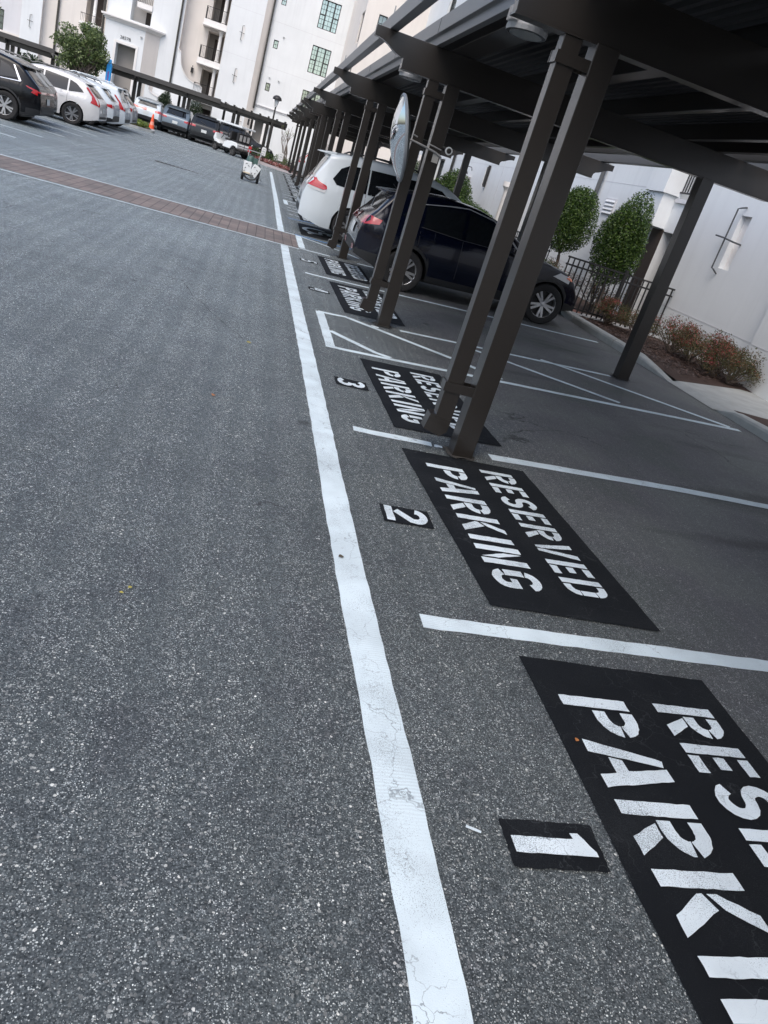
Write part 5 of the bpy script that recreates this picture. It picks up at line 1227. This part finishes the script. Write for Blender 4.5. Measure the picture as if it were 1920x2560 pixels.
# loggia bay with balconies, columns and railings
wall('wall', B, -7.55, -4.42, -.3, TOP, FY + .9, [(-5.75, -4.55, 5.0, 7.2, 1.6), (-5.75, -4.55, 7.85, 10.0, 1.6), (-5.75, -4.55, 2.6, 4.6, 1.6), (-5.75, -4.55, 10.6, 12.8, 1.6), (-5.3, -4.6, -.3, 1.95, .8)], STC, ox=OX, oy=OY)
for z in (2.6, 5.0, 7.85, 10.6): bx('balcony_back', (-5.75, FY + 2.5, z), (-4.55, FY + 2.55, z + 2.2), INTER); bx('balcony_door', (-5.3, FY + 2.44, z), (-4.85, FY + 2.495, z + 1.9), BROWN)
bx('service_door', (-5.3, FY + 1.7, -.3), (-4.6, FY + 1.75, 1.95), BROWN)
for k, z in enumerate((2.2, 4.74, 7.30, 9.95)):
    s = bx('balcony', (-6.12, FY - .35, z + .16), (-4.44, FY + .899, z + .50), TRIM); bx('cornice', (-6.18, FY - .42, z + .08), (-4.43, FY + .89, z + .159), TRIM, s)
    mb = MB(); X0, X1, Y0 = -6.05 - OX, -4.5 - OX, -.30
    for zz in (z + .55, z + 1.32): mb.tube([(X0, .85, zz), (X0, Y0, zz), (X1, Y0, zz)], .018, 5)
    a = X0
    while a < X1: mb.tube([(a, Y0, z + .52), (a, Y0, z + 1.34)], .010, 4, cap=False); a += .105
    for q in range(9): mb.tube([(X0, Y0 + .12 * q, z + .52), (X0, Y0 + .12 * q, z + 1.34)], .010, 4, cap=False)
    mb.build('railing', IRON, s)
    mb = MB(); c = (-4.78 - OX, .12, z); z1 = z + .5; z2 = z + 2.63
    mb.lathe([(.17, z1), (.17, z1 + .12), (.125, z1 + .16), (.115, z2 - .26), (.12, z2 - .20), (.16, z2 - .17), (.16, z2 - .10), (.20, z2 - .06), (.20, z2)], (c[0], c[1], 0), 18); mb.build('column', TRIM, s, smooth=True, angle=30)
# scroll walls
def scroll(xl, zt, xr, zb, nm='scroll_wall', y=FY - .1, bottom=-.3):
    pts = [(xl, bottom), (xl, zt), (xl + .08, zt), (xl + .25, zt - .12)]
    N = 10; cx, cz = xr - .35, zt - .5
    for k in range(1, N): t = k / N; pts.append((xl + .30 + (xr - xl - .85) * (1 - math.cos(t * math.pi / 2)) , (zt - .3) + (zb + .35 - zt + .3) * math.sin(t * math.pi / 2)))
    pts += [(xr - .50, zb + .34), (xr - .15, zb + .30), (xr, zb + .18), (xr, bottom)]
    mb = MB(); mb.prism([(u - OX, v) for u, v in pts], y - OY, y + .35 - OY); w_ = mb.build(nm, STW, B)
    mb = MB(); q = [p for p in pts[1:-1]]
    for a, b in zip(q[:-1], q[1:]):
        mb.face([(a[0] - OX, y - .05 - OY, a[1]), (b[0] - OX, y - .05 - OY, b[1]), (b[0] - OX, y - .05 - OY, b[1] + .07), (a[0] - OX, y - .05 - OY, a[1] + .07)])
        mb.face([(a[0] - OX, y - .05 - OY, a[1] + .07), (b[0] - OX, y - .05 - OY, b[1] + .07), (b[0] - OX, y + .40 - OY, b[1] + .07), (a[0] - OX, y + .40 - OY, a[1] + .07)])
    mb.build('coping', TRIM, w_)
scroll(-7.6, 5.25, -5.45, 3.05); scroll(-9.45, 2.35, -7.2, 1.3, y=FY - .6)
# wall between entrance tower and loggia, with downpipe
wall('wall', B, -9.0, -7.55, -.3, TOP, FY, [], STW, ox=OX, oy=OY)
mb = MB(); mb.face([(-7.55 - OX, 0, -.3), (-7.55 - OX, .9, -.3), (-7.55 - OX, .9, TOP), (-7.55 - OX, 0, TOP)]); mb.build('return_wall', STC, B)
bx('downpipe', (-7.84, FY - .16, 1.5), (-7.71, FY - .02, TOP), STEEL)
# entrance tower
wall('wall', B, -12.85, -9.0, 5.9, TOP, FY, [(-11.22, -9.78, 6.1, 9.2, 1.5)], STW, ox=OX, oy=OY)
bx('recess_back', (-11.22, FY + 1.5, 6.1), (-9.78, FY + 1.55, 9.2), STC); bx('recess_door', (-10.35, FY + 1.44, 6.1), (-9.9, FY + 1.495, 7.0), BROWN)
s = bx('balcony', (-10.85, FY - .1, 7.05), (-9.79, FY + 1.2, 7.38), TRIM)
mb = MB(); a = -10.8
while a < -9.8: mb.tube([(a - OX, -.05, 7.4), (a - OX, -.05, 8.2)], .012, 4); a += .12
mb.build('railing', IRON, s)
TY = FY - .8
wall('wall', B, -12.68, -9.90, -.3, 5.8, TY, [(-11.78, -10.42, -.3, 4.35, .9)], STW, ox=OX, oy=OY)
mb = MB(); mb.face([(-9.90 - OX, -.8, -.3), (-8.95 - OX, 0, -.3), (-8.95 - OX, 0, 5.8), (-9.90 - OX, -.8, 5.8)]); mb.build('chamfer_wall', STC, B)
mb = MB(); mb.face([(-12.68 - OX, -.8, -.3), (-12.68 - OX, 0, -.3), (-12.68 - OX, 0, 5.8), (-12.68 - OX, -.8, 5.8)]); mb.build('return_wall', STC, B)
for k, (e, z0_, z1_) in enumerate(((.10, 5.66, 5.76), (.20, 5.761, 5.86), (.32, 5.861, 5.98))):
    mb = MB(); mb.prism([(-12.68 - e - OX, .4), (-12.68 - e - OX, -.8 - e), (-9.90 + e * .4 - OX, -.8 - e), (-8.95 + e - OX, 0 - e * .5), (-8.95 + e - OX, .4)], z0_, z1_, 'xy'); mb.build('cornice', TRIM, B)
for a in (( -11.95, -11.79, 0, 4.52), (-10.41, -10.25, 0, 4.52), (-11.79, -10.41, 4.36, 4.53)): bx('door_surround', (a[0], TY - .05, a[2]), (a[1], TY - .001, a[3]), TRIM)
bx('inner_wall', (-11.78, TY + .9, -.3), (-10.42, TY + .95, 4.35), INTER)
curve_text('2837B', .30, IRON, 'house_number', B, (-11.2 - OX, TY - .02 - OY, 4.68), (R_(90), 0, 0))
bx('camera_light', (-10.2, TY - .12, 5.15), (-10.08, TY - .001, 5.22), GREYP)
# left part: pipes, loggia, bays
wall('wall', B, -17.15, -12.85, -.3, TOP, FY + .5, [(-14.35, -13.1, 5.0, 7.8, 1.4), (-14.35, -13.1, 8.6, 11.2, 1.4)], STC, ox=OX, oy=OY)
bx('balcony_back', (-14.35, FY + 1.9, 5.0), (-13.1, FY + 1.95, 7.8), INTER); bx('balcony_door', (-14.0, FY + 1.84, 5.0), (-13.5, FY + 1.895, 7.2), BROWN)
s = bx('balcony', (-14.6, FY - .1, 4.75), (-13.08, FY + .499, 4.99), TRIM)
mb = MB(); a = -14.55
while a < -13.1: mb.tube([(a - OX, -.02, 4.99), (a - OX, -.02, 5.52)], .011, 4, cap=False); a += .11
mb.tube([(-14.58 - OX, .45, 5.52), (-14.58 - OX, -.02, 5.52), (-13.1 - OX, -.02, 5.52)], .018, 5); mb.build('railing', IRON, s)
mb = MB(); mb.lathe([(.16, 5.0), (.16, 5.1), (.12, 5.15), (.11, 7.5), (.17, 7.6), (.18, 7.8)], (-13.70 - OX, .25, 0), 16); mb.build('column', TRIM, s, smooth=True)
bx('downpipe', (-16.25, FY + .34, 1.5), (-16.12, FY + .48, TOP), STEEL); bx('downpipe', (-13.04, FY - .16, 1.5), (-12.91, FY - .02, TOP), STEEL)
wall('wall', B, -18.5, -17.15, -.3, TOP, FY, [], STW, ox=OX, oy=OY)
mb = MB(); mb.face([(-17.15 - OX, 0, -.3), (-17.15 - OX, .5, -.3), (-17.15 - OX, .5, TOP), (-17.15 - OX, 0, TOP)]); mb.build('return_wall', STC, B)
mb = MB(); mb.face([(-12.85 - OX, 0, 5.9), (-12.85 - OX, .5, 5.9), (-12.85 - OX, .5, TOP), (-12.85 - OX, 0, TOP)]); mb.build('return_wall', STC, B)
bracket(-17.87, 3.5, 4.28, FY, niche=False); bracket(-17.84, 1.3, 2.05, FY)
wall('wall', B, -40, -18.5, -.3, TOP, FY + .5, [(-20.6, -19.75, 2.75, 4.05, .2)], STG, ox=OX, oy=OY); window('window', B, -20.6, -19.75, 2.75, 4.05, FY + .5, nx=2, nz=3)
mb = MB(); mb.face([(-18.5 - OX, 0, -.3), (-18.5 - OX, .5, -.3), (-18.5 - OX, .5, TOP), (-18.5 - OX, 0, TOP)]); mb.build('return_wall', STG, B)
bx('ledge', (-24, FY + .38, 2.62), (-18.5, FY + .499, 2.74), STC)
bx('roof', (-40, FY - .6, TOP), (9.5, FY + 12, TOP + .3), TRIM); bx('rear_mass', (-40, FY + 3.0, -.3), (9.5, FY + 12, TOP - .01), INTER)
for x in (-1.62, .02):
    l = empty('wall_lantern', (x, FY - .001, 2.05), 0, 'black wall lantern %s the far doorway' % ('left of' if x < -1 else 'right of'), 'lantern', 'wall lanterns by the far doorway')
    if x > -1: l.location.x = -.12
    mb = MB(); mb.box((-.09, -.24, -.22), (.09, -.06, .16)); mb.build('lantern_cage', IRON, l, bevel=.01)
    mb = MB(); mb.tube([(0, 0, .25), (0, -.15, .30), (0, -.15, .16)], .02, 6); mb.lathe([(.13, .16), (.02, .26)], (0, -.15, 0), 8); mb.build('lantern_arm', IRON, l)
l = empty('wall_lantern', (-6.45, FY + .899, 4.3), 0, 'black wall lantern above the scroll wall, left of the balconies', 'lantern')
mb = MB(); mb.box((-.09, -.24, -.2), (.09, -.06, .14)); mb.build('lantern_cage', IRON, l, bevel=.01); mb = MB(); mb.tube([(0, 0, .25), (0, -.15, .30), (0, -.15, .14)], .02, 6); mb.build('lantern_arm', IRON, l)

# right hand building: long wall on x = 8, cream wing further on
RX = 8.0; OR_ = (RX, 14.0)
B2 = empty('apartment_building', (RX, 14.0, 0), 0, 'white stucco building along the right side, behind the carport, with niche and iron brackets', 'building')
hol = [(12.75, 13.07, 1.90, 2.80, .10), (15.05, 15.5, .3, 2.26, .5), (14.95, 15.45, 2.90, 5.2, 1.2), (29.95, 30.45, 2.3, 2.95, .1), (46.9, 48.8, 9.8, 11.7, .2), (46.9, 48.8, 6.8, 8.6, .2), (38.0, 39.4, 1.2, 3.0, .2), (46.9, 48.8, 12.9, 14.8, .2)]
wall('wall', B2, 11.03, 55.3, .2, TOP, RX, hol, STW, axis='x', ox=RX, oy=14.0, depth=.2)
wall('wall', B2, -12, 11.03, .2, TOP, RX - .16, [], STW, axis='x', ox=RX, oy=14.0)
mb = MB(); mb.face([(-.16, 11.03 - 14, .2), (0, 11.03 - 14, .2), (0, 11.03 - 14, TOP), (-.16, 11.03 - 14, TOP)]); mb.build('return_wall', STG, B2)
def b2(nm, a, b, mt, parent=B2, bev=0): return bx(nm, a, b, mt, parent, bev, OR_)
b2('niche_back', (RX + .10, 12.75, 1.9), (RX + .12, 13.07, 2.8), TRIM)
mb = MB(); X, Y = -.10, 13.10 - 14
mb.tube([(-.01, Y - .10, 2.93), (X, Y - .10, 2.90), (X, Y, 2.88), (X, Y, 1.87), (X, Y - .06, 1.86), (-.01, Y - .06, 1.80)], .014, 8)
mb.tube([(X - .02, Y + .28, 2.40), (X - .03, Y, 2.385), (X, Y - .30, 2.35), (-.01, Y - .40, 2.34)], .014, 8); mb.build('wall_bracket', mat('iron_grey', (.07, .075, .08), .5), B2, smooth=True)
mb = MB()
b2('service_door', (RX + .45, 15.05, .3), (RX + .48, 15.5, 2.26), BROWN)
b2('brown_door', (RX - .012, 15.48, .3), (RX - .003, 15.98, 2.28), BROWN)
b2('pier', (RX - .30, 15.52, 2.30), (RX - .001, 16.2, 2.93), STW); b2('pier', (RX - .36, 15.46, 2.931), (RX - .001, 16.26, 4.8), STW)
b2('balcony_back', (RX + 1.2, 14.95, 2.9), (RX + 1.25, 15.45, 5.2), STG)
mb = MB()
for z in (3.0, 3.95): mb.box((-.02, 14.95 - 14, z), (.01, 15.46 - 14, z + .03))
k = 14.98
while k < 15.45: mb.box((-.015, k - 14, 3.03), (.003, k + .018 - 14, 3.95)); k += .10
mb.build('railing', IRON, B2); b2('balcony_slab', (RX - .05, 14.93, 2.82), (RX + .5, 15.459, 2.895), STG)
# recessed joints in the stucco
for (ya, yb, z) in ((11.04, 55, .975), (15.0, 55, 3.03)):
    b2('joint', (RX - .004, ya, z), (RX - .0012, yb, z + .012), STG)
b2('joint', (RX - .1645, -12, .975), (RX - .161, 11.0, .987), STG)
for y in (28.2,): b2('joint', (RX - .006, y, .3), (RX - .001, y + .04, TOP), STG)
# louvre vent
vt = MB(); vt.box((-.02, 18.2 - 14, 2.31), (-.001, 18.8 - 14, 2.68)); vo = vt.build('vent', STG, B2)
mb = MB()
for k in range(4): mb.prism([(-.05, 2.34 + .085 * k), (-.021, 2.39 + .085 * k), (-.021, 2.34 + .085 * k)], 18.24 - 14, 18.76 - 14)
mb.build('louvre', STW, vo)
mb = MB(); mb.tube([(-.09, 19.35 - 14, TOP), (-.09, 19.38 - 14, 2.35), (-.11, 19.5 - 14, 2.15), (-.14, 19.9 - 14, 2.02)], .055, 12); mb.build('downpipe', mat('pipe_grey', (.12, .125, .13), .45), B2, smooth=True)
mb = MB(); mb.tube([(-.09, 35.9 - 14, TOP), (-.09, 35.9 - 14, .4)], .06, 10); mb.build('downpipe', STEEL, B2, smooth=True)
for (a, b_, c, d) in ((46.9, 48.8, 9.8, 11.7), (46.9, 48.8, 6.8, 8.6), (38.0, 39.4, 1.2, 3.0), (46.9, 48.8, 12.9, 14.8)): window('window', B2, a, b_, c, d, RX, axis='x', nx=5, nz=6, o_=OR_)
window('window', B2, 29.95, 30.45, 2.3, 2.95, RX, axis='x', nx=2, nz=3, o_=OR_, inset=.09)
b2('shutter', (RX - .09, 29.80, 2.25), (RX - .02, 29.93, 3.0), IRON)
# planter bowl on the wall with a lantern over it
mb = MB(); mb.lathe([(.02, -.42), (.10, -.36), (.28, -.12), (.42, .0), (.44, .03), (.38, .03)], (RX - .35 - RX, 32.6 - 14, 2.45), 20); pb = mb.build('wall_planter', TRIM, B2, smooth=True)
l = empty('wall_lantern', (RX - .001, 32.5, 2.62), 0, 'small dark lantern above the white bowl planter on the right wall', 'lantern')
mb = MB(); mb.lathe([(.0005, .12), (.10, .08), (.16, -.02), (.17, -.06), (.0005, -.06)], (-.3, 0, 0), 14); mb.build('lantern_cage', IRON, l, smooth=True)
mb = MB(); mb.tube([(0, 0, .1), (-.05, 0, .22), (-.28, 0, .22), (-.3, 0, .12)], .015, 6); mb.build('lantern_arm', IRON, l)
l = empty('wall_lantern', (RX - .001, 16.55, 2.72), 0, 'curved iron lamp arm on the right wall behind the egg shaped tree', 'lantern')
mb = MB(); mb.tube([(0, 0, .0), (-.02, 0, .16), (-.14, 0, .20), (-.22, 0, .10)], .014, 6); mb.build('lantern_arm', IRON, l); mb = MB(); mb.box((-.03, -.03, -.05), (-.001, .03, .12)); mb.build('mount', IRON, l)
# pilasters / columns beyond the van
for y in (24.6, 40.2, 43.5):
    mb = MB(); mb.lathe([(.26, .4), (.26, .55), (.20, .62), (.19, 2.2), (.22, 2.3), (.28, 2.36), (.28, 2.5)], (-.6, y - 14, 0), 18); mb.build('column', TRIM, B2, smooth=True, angle=30)
b2('porch_beam', (RX - .9, 39.8, 2.501), (RX - .3, 44, 2.9), TRIM)
# cream wing
wall('wing_wall', B2, 4.2, RX, -.2, TOP, 55.3, [(5.05, 5.6, 9.2, 10.1, .15), (5.05, 5.6, 11.6, 13.2, .15)], STC, ox=RX, oy=14.0)
window('window', B2, 5.05, 5.6, 9.2, 10.1, 55.3, nx=2, nz=2, o_=OR_, inset=.12); window('window', B2, 5.05, 5.6, 11.6, 13.2, 55.3, nx=2, nz=3, o_=OR_, inset=.12)
nw = [(55.7, 57.5, 8.35, 10.1, .2), (55.7, 57.5, 11.6, 13.3, .2), (55.7, 57.5, 5.3, 7.1, .2)]
wall('wing_wall', B2, 55.3, FY, -.2, TOP, 4.2, nw, STC, axis='x', ox=RX, oy=14.0)
for a in nw: window('window', B2, *a[:4], 4.2, axis='x', nx=4, nz=6, o_=OR_)
b2('roof', (RX - .5, -12, TOP), (RX + 12, FY, TOP + .3), TRIM); b2('roof', (3.9, 55.0, TOP), (RX - .5, FY, TOP + .3), TRIM)
b2('rear_mass', (RX + 2, -12, .2), (RX + 12, FY, TOP - .01), INTER)

# grime rings at the post feet
rnd = random.Random(31)
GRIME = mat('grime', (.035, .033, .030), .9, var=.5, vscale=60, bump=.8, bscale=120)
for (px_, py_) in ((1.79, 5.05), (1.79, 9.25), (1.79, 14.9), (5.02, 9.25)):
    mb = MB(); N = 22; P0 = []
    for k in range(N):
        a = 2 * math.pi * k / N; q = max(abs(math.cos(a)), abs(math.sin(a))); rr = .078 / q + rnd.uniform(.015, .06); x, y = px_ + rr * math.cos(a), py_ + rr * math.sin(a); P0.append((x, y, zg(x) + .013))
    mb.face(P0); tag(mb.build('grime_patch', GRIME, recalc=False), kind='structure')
# woodland behind the photographer (it shows in the mirror and in paintwork)
rnd = random.Random(77); mb = MB()
for k in range(60):
    x = -75 + 2.4 * k + rnd.uniform(-1, 1); y = -38 + rnd.uniform(-5, 5); hh = rnd.uniform(5.0, 7.5)
    leaves(mb, (x, y, hh * .85), (2.8, 2.4, hh * .95), 330, 1.0, rnd, .3)
tag(mb.build('woodland', LEAF_K, recalc=False), 'far-off dark wood behind the car park', 'woodland', kind='stuff')
